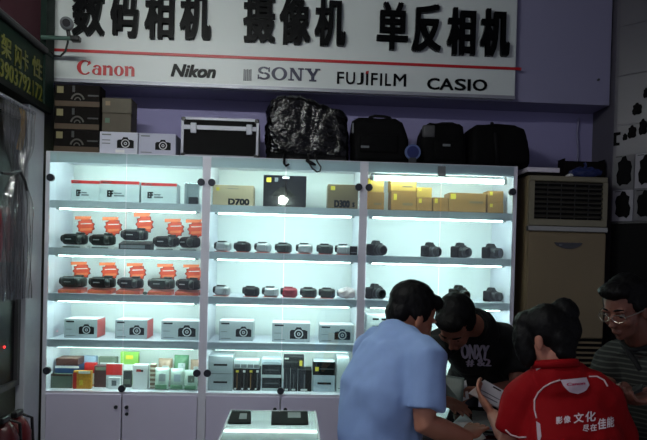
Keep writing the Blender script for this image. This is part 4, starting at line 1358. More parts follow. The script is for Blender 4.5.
B().box((0.0, -0.006, AZ(231.5)), (aw, 0.03, AZ(226.5)), 0.002).build('chrome_band', mat('satin_band', (150, 150, 142), 0.22, metal=0.7), ac)
zd0, zd1 = AZ(338), AZ(232.5)
B().box((0.006, 0.0, zd0), (aw - 0.006, 0.03, zd1), 0.006, 2).build('front_panel', M_AC, ac)
ex_, ez_ = P(568, 245, YA_).x - ax0, AZ(245)
pts = [(-0.085 + 0.17 * k / 12, 0.022 * (1 - 0.55 * abs(k / 6 - 1) ** 2)) for k in range(13)]
pts = [(u, 0.014) for u, v in pts] + [(u, -0.026 * (1 - (u / 0.085) ** 2) + 0.004) for u, v in reversed(pts)][1:-1]
dp = B().prism(pts, lambda u, v, d: Vector((ex_ + u, -d, ez_ + v)), -0.004, 0.006).build('display_panel', mat('black_gloss_display', (8, 10, 10), 0.12, coat=0.5), ac)
B().box((ex_ - 0.055, -0.0075, ez_ - 0.004), (ex_ - 0.04, -0.005, ez_ + 0.003)).build('indicator', M_TXG, dp)
B().box((ex_ - 0.02, -0.0075, ez_ - 0.003), (ex_ + 0.03, -0.005, ez_ + 0.003)).build('maker_mark', M_CAMG, dp)
B().box((0.006, 0.01, 0.08), (aw - 0.006, 0.03, zd0 - 0.004)).build('intake_panel', M_BLACKM, ac)
zs = zd0 - 0.02
while zs > 0.12:
    B().box((0.012, 0.0, zs - 0.012), (aw - 0.012, 0.012, zs), 0.002).build('intake_slat', M_AC, ac)
    zs -= 0.030
zA = az1 + 0.0005
t, a, w, h = carton('flat dark box under the white carton on the air conditioner', 528, 560, 172.5, zA, 0.05, 0.2, M_DKC)
carton('flat white carton lying on a dark box on the air conditioner', 527.5, 560, 167.5, zA + h + 0.0005, 0.04, 0.2, mat('white_carton_plain', (214, 208, 220), 0.6))
q0, q1 = P(563, 174, 0.2), P(604, 160, 0.2)
cr = thing('storage_crate', 'low dark crate with clutter on the air conditioner', 'crate', (q0.x, 0.18, zA))
cw, ch_ = q1.x - q0.x, q1.z - zA
for bxx in (((0, 0, EPS), (cw, 0.10, 0.008)), ((0, 0, 0.008), (cw, 0.006, ch_ * 0.85)), ((0, 0.094, 0.008), (cw, 0.10, ch_)), ((0, 0.006, 0.008), (0.006, 0.094, ch_)), ((cw - 0.006, 0.006, 0.008), (cw, 0.094, ch_))):
    B().box(*bxx).build('crate_board', M_DKC, cr)
q = P(584, 173, 0.10)
pb = thing('plastic_bag', 'crumpled blue plastic bag on the air conditioner', 'bag', (q.x, 0.10, zA))
b = B()
bmesh.ops.create_icosphere(b.bm, subdivisions=3, radius=1)
for v in b.bm.verts:
    v.co = Vector((v.co.x * 0.10, v.co.y * 0.045, 0.032 + v.co.z * 0.034))
b.wobble(0.018, 25, 8)
for v in b.bm.verts:
    v.co.z = max(v.co.z, EPS)
b.build('bag_film', mat('blue_plastic_film', (40, 50, 96), 0.25, var=0.4, scale=30), pb)
B().tube([(-0.07, -0.01, 0.02), (-0.10, -0.02, 0.014), (-0.12, -0.015, 0.008)], [0.012, 0.010, 0.003], 6).build('torn_end', M_WPR, pb)
B().tube([(0.0, 0, 0.05), (0.012, 0, 0.08), (0.004, 0.004, 0.095)], [0.012, 0.006, 0.01], 6).build('knot', mat('blue_plastic_film', (70, 84, 150)), pb)


# ------------------------------------------------------------------ poster board on the angled wall
def AWp(px, py, d=0.0):
    return PN(px, py, A0 + AN * d, AN)


M_POST = mat('poster_paper', (140, 138, 146), 0.5, var=0.03)
M_POST2 = mat('grey_poster_paper', (84, 83, 88), 0.5, var=0.03)
M_SIL = mat('poster_black', (4, 4, 5), 0.7, spec=0.1)
zl = AWp(612, 222).z
zm = AWp(620, 190).z
zh = AWp(622, 155).z
s0 = max((AWp(612, 190) - A0).dot(AD), 0.01)
s1 = (AWp(634, 190) - A0).dot(AD)
sw = s1 - s0
sil = [(-.10, .46), (.08, .48), (.16, .34), (.34, .30), (.42, .12), (.36, -.08), (.40, -.30), (.20, -.42), (-.06, -.40), (-.20, -.46), (-.36, -.34), (-.40, -.10), (-.30, .06), (-.34, .28), (-.18, .34)]
for r in range(2):
    for c_ in range(4):
        o_ = A0 + AD * (s0 + c_ * (sw + 0.006)) + AN * 0.006 + Vector((0, 0, (zl if r == 0 else zm) + 0.004))
        hh = (zm - zl if r == 0 else zh - zm) - 0.008
        t = thing('product_poster', 'square poster with black camera silhouette, %s row, %s the short return wall' % ('lower' if r == 0 else 'upper', ('first from', 'second from', 'third from', 'fourth from')[c_]), 'poster', o_, group='camera silhouette posters')
        B().obox((0, 0, 0), AD * sw, AN * 0.006, (0, 0, hh)).build('sheet', M_POST if (r + c_) % 2 == 0 else M_POST2, t)
        fl = -1 if r == 0 else 1
        B().prism(sil, lambda u, v, d, fl=fl: AD * (sw * (0.52 + fl * u * 0.92)) + AN * (0.006 + d) + Vector((0, 0, hh * (0.52 + v * 0.95))), -0.001, 0.002).build('printed_camera', M_SIL, t)
        B().obox(AD * sw * 0.1 + Vector((0, 0, hh * 0.95)) + AN * 0.006, AD * sw * 0.3, AN * 0.001, (0, 0, hh * 0.02)).build('caption', M_TXT, t)
# smaller silhouettes stuck higher on the wall
for px, py, wp, hp, lab in ((617, 139, 5, 12, 'small black bracket shaped sticker above the posters'), (625, 137, 4.5, 7, 'smallest black camera sticker above the posters'),
                            (632, 132, 8, 13, 'upright black camera sticker beside the smallest one'), (643, 127, 8, 16, 'large black camera sticker above the upper posters'),
                            (637, 109, 9, 12, 'black camera sticker in a row of its own on the wall'), (646, 93, 5, 10, 'topmost black camera sticker on the angled wall')):
    p_ = AWp(px, py, 0.0066)
    k_ = (p_ - CAM).dot(FWD) / F_PX
    w_, h_ = wp * k_ * 1.1, hp * k_
    pl = sil if 'bracket' not in lab else [(-.5, -.5), (.4, -.5), (.4, -.3), (-.1, -.28), (-.1, .26), (.5, .3), (.5, .5), (-.5, .5)]
    tag(B().prism(pl, lambda u, v, d: AD * (u * w_ * 1.15) + AN * d + Vector((0, 0, v * h_ * 1.1)), -0.002, 0.002).build('camera_sticker', M_SIL), lab, 'sticker').location = p_
bb_ = thing('black_board', 'tall black board under the camera posters', 'board', A0 + AD * s0 + AN * 0.0045)
B().obox((0, 0, 0.02), AD * 1.8, AN * 0.02, (0, 0, zl - 0.02)).build('panel', M_BLACKM, bb_)
B().obox((0, 0, zl - 0.012), AD * 1.8, AN * 0.026, (0, 0, 0.012)).build('top_rail', M_BLACK, bb_)

# ------------------------------------------------------------------ counters
ZCN = 0.86
M_CTOP = mat('counter_frame', (150, 150, 156), 0.35, metal=0.5)


def mirror_top():
    if 'counter_glass' in MATS:
        return MATS['counter_glass']
    m = mat('counter_glass', (62, 76, 70), 0.16, var=0.02, coat=1.0)
    m.node_tree.nodes['Principled BSDF'].inputs['Metallic'].default_value = 0.55
    return m


pl_, pr_ = PZ(230.5, 410.5, ZCN), PZ(316, 410.5, ZCN)
yr = (pl_.y + pr_.y) / 2
dc = thing('glass_counter', 'narrow glass-topped counter case reflecting the cabinets', 'counter', (pl_.x, yr, 0))
cw = pr_.x - pl_.x
B().box((0, -0.62, 0.06), (cw, 0, ZCN - 0.03), 0.004).build('case_body', M_DOOR, dc)
B().box((0.02, -0.60, 0), (cw - 0.02, -0.02, 0.06)).build('plinth', M_DGREY, dc)
B().box((0.006, -0.612, ZCN - 0.03), (cw - 0.008, -0.006, ZCN)).build('mirror_glass_top', mirror_top(), dc)
for q in (((0, -0.62, ZCN - 0.03), (0.006, 0, ZCN + 0.001)), ((cw - 0.008, -0.62, ZCN - 0.03), (cw, 0, ZCN + 0.001)), ((0.006, -0.006, ZCN - 0.03), (cw - 0.008, 0, ZCN + 0.001)), ((0.006, -0.62, ZCN - 0.03), (cw - 0.008, -0.612, ZCN + 0.001))):
    B().box(*q).build('edge_rail', M_CTOP, dc)
for x in (cw * 0.45,):
    B().tube([(x, 0.001, ZCN - 0.1), (x, 0.02, ZCN - 0.1)], 0.008, 8).build('knob', lockm, dc)

CX0, CX1, CY0, CY1 = 1.90, 2.62, -1.30, -0.84
sc = thing('service_counter', 'dark glass service counter that the group leans over', 'counter', (CX0, CY1, 0))
cw, cd = CX1 - CX0, CY1 - CY0
B().box((0, -cd, ZCN - 0.012), (cw, 0, ZCN)).build('glass_top', glass('counter_top_glass', (70, 78, 76), 0.10), sc)
for q in (((0, -cd, ZCN - 0.04), (cw, -cd + 0.02, ZCN - 0.012)), ((0, -0.02, ZCN - 0.04), (cw, 0, ZCN - 0.012)), ((0, -cd + 0.02, ZCN - 0.04), (0.02, -0.02, ZCN - 0.012)), ((cw - 0.02, -cd + 0.02, ZCN - 0.04), (cw, -0.02, ZCN - 0.012))):
    B().box(*q).build('frame_rail', M_DGREY, sc)
B().box((0.02, -cd + 0.02, ZCN - 0.036), (cw - 0.02, -0.02, ZCN - 0.026)).build('under_tray', M_BLACKM, sc)
B().tube([(cw * 0.33, -0.08, 0.02), (cw * 0.33, -0.08, ZCN - 0.036)], 0.030, 16).build('pedestal', M_DGREY, sc, True)
B().tube([(cw * 0.33, -0.08, 0.0), (cw * 0.33, -0.08, 0.02)], [0.09, 0.085], 24).build('base_plate', M_DGREY, sc)


# ------------------------------------------------------------------ papers
def sheet(name, label, cat, corners, th, m, marks=()):
    """thin slab from four corners (bl, br, tr, tl)"""
    c = [Vector(p) for p in corners]
    ctr = sum(c, Vector()) / 4
    n_ = (c[1] - c[0]).cross(c[3] - c[0]).normalized()
    t_ = thing(name, label, cat, ctr)
    B().rings([[p - ctr - n_ * th / 2 for p in c], [p - ctr + n_ * th / 2 for p in c]]).build('paper', m, t_)
    for (u0, v0, u1, v1, pm) in marks:
        f = lambda u, v: (c[0] * (1 - u) * (1 - v) + c[1] * u * (1 - v) + c[2] * u * v + c[3] * (1 - u) * v) - ctr
        qd = [f(u0, v0), f(u1, v0), f(u1, v1), f(u0, v1)]
        B().rings([[p + n_ * (th / 2 - 0.0002) for p in qd], [p + n_ * (th / 2 + 0.0006) for p in qd]]).build('printed_line', pm, t_)
    return t_


M_SHEETD = mat('dark_grey_folder', (92, 104, 100), 0.35)
sheet('booklet', 'open white booklet held by the person in red', 'booklet', [P(468.5, 393, -1.17), P(500, 409, -1.14), P(512.5, 396, -1.06), P(484, 380, -1.09)], 0.006, M_WHITE,
      [(0.35, 0.86, 0.62, 0.93, M_TXT), (0.15, 0.2, 0.8, 0.24, M_TXG), (0.15, 0.4, 0.8, 0.44, M_TXG), (0.86, 0.6, 0.92, 0.7, M_RED)])
sheet('note_card', 'small white card held by the person in the black shirt', 'card', [P(461, 402, -0.92), P(469, 398.5, -0.90), P(466, 380, -0.86), P(453, 386, -0.88)], 0.002, M_WHITE, [(0.2, 0.6, 0.8, 0.64, M_TXG)])
sheet('folder', 'dark grey folder propped open on the counter', 'folder', [P(441, 392, -0.86), P(462, 404, -0.98), P(464, 378, -0.90), P(438, 374, -0.84)], 0.006, M_SHEETD, [(0.0, 0.94, 0.12, 1.0, M_WPR)])
zp = ZCN + 0.0015
sheet('paper_sheet', 'loose white sheet lying on the counter by the blue-shirted person', 'paper', [PZ(449, 427, zp), PZ(470, 445, zp), PZ(486, 438, zp), PZ(464, 412, zp)], 0.002, M_WHITE)
zp = ZCN + 0.0075
sheet('catalogue', 'glossy grey catalogue with a blue edge lying before the person', 'booklet', [PZ(473, 429, zp), PZ(502, 431, zp), PZ(499, 413, zp), PZ(472, 411, zp)], 0.008, mat('grey_print_cover', (120, 128, 126), 0.2, var=0.4, scale=30),
      [(0.0, 0.0, 1.0, 0.08, mat('blue_edge_print', (60, 70, 140), 0.4))])

zp = ZCN + 0.0022
M_OBLONG = mat('flat_black_matte', (12, 13, 13), 0.8, var=0.3, scale=40, spec=0.1)  # near-black colour of two thin oblongs on the counter top
sheet('oblong', 'small flat black leaflet at the rear edge of the narrow counter', 'oblong', [PZ(227.5, 423, zp), PZ(251, 423, zp), PZ(251, 411.4, zp), PZ(231.8, 411.4, zp)], 0.0016, M_OBLONG, [(0.45, 0.3, 0.8, 0.8, M_DGREY)])
sheet('oblong', 'wider flat black leaflet beside the small one on the narrow counter', 'oblong', [PZ(271, 424, zp), PZ(308.5, 424, zp), PZ(307.5, 411.4, zp), PZ(271.5, 411.4, zp)], 0.0016, M_OBLONG, [(0.45, 0.45, 0.8, 0.9, M_DGREY)])

# ------------------------------------------------------------------ people
M_HAIR = mat('black_hair', (8, 7, 7), 0.6, var=0.4, scale=70, bump=0.3, spec=0.2)
M_EYE = mat('eye_white', (140, 124, 114), 0.4)
M_IRIS = mat('dark_iris', (20, 14, 12), 0.2)


def skin(name, col):
    return mat(name, col, 0.55, var=0.06, scale=18)


def frame(fwd, up):
    f = Vector(fwd).normalized()
    u = Vector(up)
    u = (u - f * u.dot(f)).normalized()
    r = f.cross(u)
    return Matrix((r, f, u)).transposed()          # columns: right, forward, up


HEAD = [((0, -.010, .035), (.073, .092, .088)), ((0, .022, -.020), (.061, .062, .085)), ((0, .028, -.072), (.046, .045, .040)),
        ((0, .058, -.095), (.020, .018, .016)), ((0, .090, -.018), (.010, .014, .026)), ((0, .098, -.034), (.014, .013, .010)),
        ((0.028, .076, .020), (.026, .012, .008)), ((-0.028, .076, .020), (.026, .012, .008)),
        ((.038, .055, -.030), (.022, .020, .022)), ((-.038, .055, -.030), (.022, .020, .022)),
        ((0, .080, -.065), (.022, .010, .005)), ((0, .078, -.074), (.018, .009, .006)),
        ((.076, -.006, -.012), (.008, .017, .030)), ((-.076, -.006, -.012), (.008, .017, .030)),
        ((.079, -.012, .004), (.006, .014, .016)), ((-.079, -.012, .004), (.006, .014, .016))]


def finger(b, base, d, n, lens, rads, curls):
    pts, p, dd = [Vector(base)], Vector(base), Vector(d).normalized()
    ax = dd.cross(n).normalized()
    for L, c in zip(lens, curls):
        dd = (Matrix.Rotation(c, 3, ax) @ dd).normalized()
        p = p + dd * L
        pts.append(p.copy())
    b.tube(pts, rads, 8)


def hand(b, wrist, d, n, thumb, curl=0.5):
    """palm, four fingers and thumb; d to the fingertips, n out of the palm, thumb = +1/-1 side"""
    w, d, n = Vector(wrist), Vector(d).normalized(), Vector(n)
    n = (n - d * n.dot(d)).normalized()
    l = d.cross(n).normalized() * thumb
    R = Matrix((l, d, n)).transposed()
    b.ell(w + d * 0.048, (0.041, 0.052, 0.016), R, 14, 10)
    b.ell(w + d * 0.075, (0.040, 0.022, 0.014), R, 14, 8)
    for o_, L, r in ((0.030, 0.042, .0088), (0.010, 0.047, .0092), (-0.011, 0.043, .0088), (-0.031, 0.034, .0078)):
        finger(b, w + d * 0.082 + l * o_, d + l * o_ * 2.2, n, (L, L * 0.62, L * 0.5), (r * 1.05, r, r * 0.95, r * 0.8), (curl * 0.6, curl, curl * 0.7))
    finger(b, w + d * 0.030 + l * 0.030, d * 0.75 + l * 0.75 + n * 0.25, n, (0.036, 0.030, 0.022), (.0125, .011, .0098, .008), (curl * 0.15, curl * 0.4, curl * 0.4))


def lerp(a, b_, t):
    return Vector(a) * (1 - t) + Vector(b_) * t


def oval(b, secs, n=20, k=0.85):
    """secs: (centre, lateral unit vector, lateral radius, depth unit vector, depth radius)"""
    rs = []
    for c, l, a, d, r in secs:
        row = []
        for i in range(n):
            t = 2 * math.pi * i / n
            cs, sn = math.cos(t), math.sin(t)
            row.append(Vector(c) + l * (a * math.copysign(abs(cs) ** k, cs)) + d * (r * math.copysign(abs(sn) ** k, sn)))
        rs.append(row)
    b.rings(rs)


def torso_secs(J, grow=0.0, belly=0.0, top=True):
    pel, nk = J['pelvis'], J['neck']
    sh = (J['shR'] + J['shL']) / 2
    latS = (J['shR'] - J['shL'])
    hw = latS.length / 2
    latS = latS.normalized()
    latP = (J['hipR'] - J['hipL']).normalized()
    s = J.get('size', 1.0)
    F = J['F']
    ctr = [pel - Vector((0, 0, 0.06)), pel, lerp(pel, sh, 0.35) - F * J.get('hump', 0.0) * 0.5, lerp(pel, sh, 0.70) - F * J.get('hump', 0.0), sh - F * J.get('hump', 0.0) * 0.4, lerp(sh, nk, 0.65)]
    wid = [0.150, 0.165, 0.150 + belly * 0.5, 0.172, hw * 0.86, 0.075]
    dep = [0.100, 0.118, 0.105 + belly, 0.118, 0.088, 0.060]
    out = []
    for i, c in enumerate(ctr):
        t = i / (len(ctr) - 1)
        l = (latP * (1 - t) + latS * t).normalized()
        ax = ctr[min(i + 1, len(ctr) - 1)] - ctr[max(i - 1, 0)]
        d = ax.normalized().cross(l).normalized()
        out.append((c, l, wid[i] * s + grow, d, dep[i] * s + grow))
    return out


def person(label, J, cols, hair, shirt, sleeve=0.62, seated=True, hands=None, belly=0.0, sunk=None, wrk=1.0):
    J = dict(J)
    F = J['F'] = Vector(J['F']).normalized()
    R_ = F.cross(Vector((0, 0, 1))).normalized()
    for k in ('pelvis', 'neck', 'shR', 'shL', 'elR', 'elL', 'wrR', 'wrL', 'head'):
        J[k] = Vector(J[k])
    pel = J['pelvis']
    J['hipR'], J['hipL'] = pel + R_ * 0.095, pel - R_ * 0.095
    for s_, sg in (('R', 1), ('L', -1)):
        hp = J['hip' + s_] - Vector((0, 0, 0.05))
        LF = Vector(J.get('legs', F)).normalized()
        LR = LF.cross(Vector((0, 0, 1))).normalized()
        if seated:
            kn = hp + LF * 0.40 + LR * sg * 0.05 - Vector((0, 0, 0.06))
            an = Vector((kn.x, kn.y, 0.09)) - LF * 0.06
        else:
            an = Vector((hp.x, hp.y, 0.09)) + R_ * sg * 0.03 - F * 0.04
            kn = lerp(hp, an, 0.5) + F * 0.05
        J['hp' + s_], J['kn' + s_], J['an' + s_] = hp, kn, an
    base = Vector((pel.x, pel.y, 0.0))
    t = thing('person', label, 'person', base)
    sz = J.get('size', 1.0)
    # body, one continuous surface
    b = B()
    HM = frame(J['hf'], J['hu'])
    hs = J.get('hs', 0.95)
    for c, r in HEAD:
        b.ell(J['head'] + HM @ (Vector(c) * hs), tuple(v * hs for v in r), HM)
    nk = J['neck']
    nb = J['head'] + HM @ (Vector((0, -0.025, -0.06)) * hs)
    b.tube([lerp(nk, (J['shR'] + J['shL']) / 2, 0.5), nk, lerp(nk, nb, 0.5), nb, nb + (nb - nk) * 0.3], [0.075, 0.062, 0.054, 0.054, 0.05], 16)
    oval(b, torso_secs(J, -0.012))
    for s_ in 'RL':
        sh, el, wr = J['sh' + s_], J['el' + s_], J['wr' + s_]
        b.tube([lerp(sh, nk, 0.45), sh, lerp(sh, el, 0.35), lerp(sh, el, 0.8), el, lerp(el, wr, 0.3), lerp(el, wr, 0.75), wr, wr + (wr - el).normalized() * 0.015],
               [0.055 * sz, 0.058 * sz, 0.050 * sz, 0.042 * sz, 0.040 * sz, 0.041 * sz, 0.032 * sz, 0.026, 0.025], 14)
        hp, kn, an = J['hp' + s_], J['kn' + s_], J['an' + s_]
        b.tube([hp + Vector((0, 0, 0.04)), hp, lerp(hp, kn, 0.5), kn, lerp(kn, an, 0.3), lerp(kn, an, 0.8), an], [0.07, 0.074, 0.066, 0.050, 0.050, 0.036, 0.034], 14)
        hd_ = hands[s_]
        hand(b, wr, hd_[0], hd_[1], hd_[2], hd_[3])
    me = remesh(b, 0.0062, 3)
    me.transform(Matrix.Translation(-base))
    me.materials.append(cols['skin'])
    link('body', me, t)
    # eyes and brows
    for sg in (1, -1):
        e = J['head'] + HM @ (Vector((sg * 0.029, 0.067, 0.002)) * hs)
        ey = B().ell(e, (0.0115, 0.0115, 0.0090)).build('eye', M_EYE, t, True, off=base)
        B().ell(e + HM @ Vector((0, 0.0085, -0.002)), (0.0055, 0.0055, 0.0055)).build('iris', M_IRIS, ey, True, off=base)
        p0 = [J['head'] + HM @ (Vector((sg * x, y, z)) * hs) for x, y, z in ((0.012, 0.088, 0.026), (0.028, 0.087, 0.031), (0.046, 0.074, 0.027))]
        B().tube(p0, [0.003, 0.004, 0.002], 6).build('eyebrow', M_HAIR, t, True, off=base)
    # hair
    b = B()
    for c, r in hair:
        b.ell(J['head'] + HM @ (Vector(c) * hs), tuple(v * hs for v in r), HM)
    me = remesh(b, 0.0060, 2, [(0.004, 45, 3, (1, 1, 0.5)), (0.0022, 130, 9, (1, 1, 0.4))])
    me.transform(Matrix.Translation(-base))
    me.materials.append(M_HAIR)
    link('hair', me, t)
    # shirt
    b = B()
    oval(b, torso_secs(J, 0.012, belly))
    b.tube([lerp((J['shR'] + J['shL']) / 2, nk, 0.45), nk, lerp(nk, nb, J.get('collar', 0.3))], [0.104, 0.087, (0.067 if hs < 0.94 else 0.071)], 18)
    for s_ in 'RL':
        sh, el = J['sh' + s_], J['el' + s_]
        q = sleeve
        b.tube([lerp(sh, nk, 0.62), lerp(sh, nk, 0.25), sh, lerp(sh, el, q * 0.5), lerp(sh, el, q)], [0.058 * sz, 0.072 * sz, 0.074 * sz, 0.070 * sz, 0.068 * sz], 18)
    me = remesh(b, 0.009, 6, [(0.010 * wrk, 9, 1.3, (1, 1, 0.8)), (0.006 * wrk, 22, 5.1, (1, 1, 0.6))])
    me.transform(Matrix.Translation(-base))
    me.materials.append(shirt)
    so_ = link('shirt', me, t)
    bv = BVHTree.FromPolygons([v.co + base for v in me.vertices], [tuple(p.vertices) for p in me.polygons])
    # trousers and shoes
    b = B()
    oval(b, torso_secs(J, 0.004)[:3])
    for s_ in 'RL':
        hp, kn, an = J['hp' + s_], J['kn' + s_], J['an' + s_]
        b.tube([hp + Vector((0, 0, 0.05)), hp, lerp(hp, kn, 0.5), kn, lerp(kn, an, 0.4), an + Vector((0, 0, 0.02))], [0.085, 0.092, 0.082, 0.066, 0.062, 0.056], 16)
    me = remesh(b, 0.010, 4, [(0.006, 14, 2, (1, 1, 1))])
    me.transform(Matrix.Translation(-base))
    me.materials.append(cols['trousers'])
    link('trousers', me, t)
    for s_ in 'RL':
        an = J['an' + s_]
        bb = B()
        d_ = Vector(J.get('legs', F)).normalized()
        bb.ell(Vector((an.x, an.y, 0.048)) + d_ * 0.06, (0.044, 0.13, 0.046), frame(d_, (0, 0, 1)))
        for v in bb.bm.verts:
            v.co.z = max(v.co.z, 0.001)
        bb.build('shoe', cols['shoes'], t, True, off=base)
    return t, base, bv, J, HM, hs


HAIR_M = [((0, -.024, .052), (.083, .093, .089)), ((0, -.062, -.012), (.066, .046, .062)), ((0, .045, .094), (.064, .048, .036)),
          ((.066, -.010, .030), (.020, .045, .045)), ((-.066, -.010, .030), (.020, .045, .045))]
HAIR_SHORT = [((0, -.022, .052), (.081, .094, .086)), ((0, -.062, -.004), (.064, .044, .056)), ((0, .052, .086), (.060, .040, .034)),
              ((.068, -.008, .026), (.015, .040, .044)), ((-.068, -.008, .026), (.015, .040, .044))]
M_JEAN = mat('dark_trousers', (30, 32, 42), 0.8, var=0.2)
M_SHOE = mat('dark_shoe', (24, 22, 22), 0.4)


def stool(x, y, h, label):
    s = thing('stool', label, 'stool', (x, y, 0))
    B().tube([(0, 0, h - 0.04), (0, 0, h - 0.01), (0, 0, h)], [0.155, 0.165, 0.150], 24).build('seat', mat('stool_seat_vinyl', (60, 30, 30), 0.5), s, True)
    for k in range(4):
        a = math.pi / 4 + k * math.pi / 2
        B().tube([(0.11 * math.cos(a), 0.11 * math.sin(a), h - 0.04), (0.17 * math.cos(a), 0.17 * math.sin(a), 0.0025)], 0.011, 8).build('leg', M_SILVER, s)
    B().tube([(0.145 * math.cos(2 * math.pi * k / 24), 0.145 * math.sin(2 * math.pi * k / 24), 0.22) for k in range(25)], 0.008, 6).build('foot_ring', M_SILVER, s)


def neck_ring(J, HM, hs, f, r, th):
    nb = J['head'] + HM @ (Vector((0, -0.025, -0.06)) * hs)
    ax = (nb - J['neck']).normalized()
    c = lerp(J['neck'], nb, f)
    u = ax.orthogonal().normalized()
    w_ = ax.cross(u)
    b_ = B()
    pts = [[c + (u * math.cos(a) + w_ * math.sin(a)) * (r + dr) + ax * dz for dr, dz in ((-th / 2, -th), (th * 0.9, -th * 1.2), (th * 0.5, th), (-th * 0.5, th))] for a in [2 * math.pi * k / 28 for k in range(28)]]
    vs = [[b_.bm.verts.new(p) for p in row] for row in pts]
    for i in range(28):
        for k in range(4):
            b_.bm.faces.new((vs[i][k], vs[(i + 1) % 28][k], vs[(i + 1) % 28][(k + 1) % 4], vs[i][(k + 1) % 4]))
    bmesh.ops.recalc_face_normals(b_.bm, faces=b_.bm.faces[:])
    return b_


# man in the light blue shirt: back and right side to the camera, bent over the counter
Fb = Vector((0.86, 0.42, 0))
Rb = Fb.normalized().cross(Vector((0, 0, 1)))
pelb = P(378, 470, -1.30)
shc = P(398, 352, -1.28)
J = dict(F=Fb, legs=(0.25, 0.95, 0), pelvis=pelb, neck=P(396, 336, -1.24), shR=shc + Rb * 0.175, shL=shc - Rb * 0.175,
         elR=P(424, 424, -1.50), wrR=P(466, 437, -1.45), elL=shc - Rb * 0.24 + Fb * 0.02 - Vector((0, 0, 0.27)), wrL=shc - Rb * 0.30 - Fb * 0.02 - Vector((0, 0, 0.48)),
         collar=0.12, head=P(411.5, 317, -1.17), hf=(0.86, 0.30, -0.42), hu=(0.36, 0.10, 0.93), hump=0.05, hs=1.03, size=1.0)
t, base, bv, J, HM, hs = person('person in a plain light blue short-sleeved shirt leaning over the counter', J,
       dict(skin=skin('tan_skin', (176, 118, 92)), trousers=M_JEAN, shoes=M_SHOE), HAIR_SHORT, mat('light_blue_cotton', (150, 180, 228), 0.85, var=0.05, scale=40),
       sleeve=0.80, hands=dict(R=((0.55, 0.8, 0.10), (0.05, 0.1, -1), 1, 0.12), L=((0.1, 0.2, -0.95), (0.9, -0.3, 0), -1, 0.4)), belly=0.02)
stool(pelb.x, pelb.y, pelb.z - 0.178, 'round stool under the person in the light blue shirt')

# man in the black T-shirt behind the counter, bent forward, looking down
Fk = Vector((-0.45, -0.9, 0))
J = dict(F=Fk, pelvis=Vector((2.42, -0.34, 0.93)), neck=P(478, 325, -0.66), shR=P(438, 345, -0.68), shL=P(513, 342, -0.50),
         elR=P(428, 366, -0.88), wrR=P(438, 397, -0.98), elL=P(519, 388, -0.66), wrL=P(481, 392, -0.84),
         head=P(456, 324, -0.85), hf=(-0.36, -0.46, -0.80), hu=(-0.36, -0.72, 0.58), hump=0.03, hs=1.04, size=0.98)
t, base, bv, J, HM, hs = person('person in a black T-shirt with white scrawled print, bending over the counter', J,
       dict(skin=skin('warm_dark_skin', (150, 96, 76)), trousers=M_JEAN, shoes=M_SHOE), HAIR_M, mat('black_cotton', (6, 6, 7), 0.9, var=0.2, scale=40),
       sleeve=0.72, seated=False, hands=dict(R=((0.40, -0.75, -0.10), (0.1, -0.1, -1), 1, 0.18), L=((-0.85, -0.25, 0.1), (-0.1, -0.6, -0.7), -1, 0.8)))


def on_cloth(bv, px, py, lift=0.003):
    d = ray(px, py).normalized()
    h_, n_, i_, dist = bv.ray_cast(CAM, d)
    if h_ is None:
        return None
    return h_ - d * lift


def cloth_text(name, s, quad, m, parent, base, bv, bold=0.03, lift=0.005):
    """flat print that follows the cloth; quad in pixels: bottom-left, bottom-right, top-right, top-left"""
    bm = text_bm(s, 1.0, 1.0, 0.0)
    bmesh.ops.triangulate(bm, faces=bm.faces[:])
    me1 = bpy.data.meshes.new('one')
    bm.to_mesh(me1)
    bm.free()
    out = bmesh.new()
    for dx, dy in ((-bold, 0), (bold, 0), (0, bold), (0, -bold)):
        n0 = len(out.verts)
        out.from_mesh(me1)
        out.verts.ensure_lookup_table()
        for v in out.verts[n0:]:
            u, w = v.co.x + 0.5 + dx, v.co.y + 0.5 + dy
            px = quad[0][0] * (1 - u) * (1 - w) + quad[1][0] * u * (1 - w) + quad[2][0] * u * w + quad[3][0] * (1 - u) * w
            py = quad[0][1] * (1 - u) * (1 - w) + quad[1][1] * u * (1 - w) + quad[2][1] * u * w + quad[3][1] * (1 - u) * w
            q = on_cloth(bv, px, py, lift)
            if q is None:
                q = P(px, py, base.y)
            v.co = q - base
    me = bpy.data.meshes.new(name)
    out.to_mesh(me)
    out.free()
    me.materials.append(m)
    bpy.data.meshes.remove(me1)
    return link(name, me, parent)


M_PRT = mat('white_shirt_print', (206, 200, 222), 0.7)
cloth_text('shirt_print', 'ONXY', [(462, 358.5), (487, 360), (489, 345.5), (461, 344)], M_PRT, t, base, bv, 0.03, 0.020)
cloth_text('shirt_print', '# &2', [(467, 366.5), (491, 367), (490, 359), (466, 359)], M_PRT, t, base, bv, 0.03, 0.016)
neck_ring(J, HM, hs, 0.22, 0.074, 0.010).build('collar', MATS['black_cotton'], t, True, off=base)

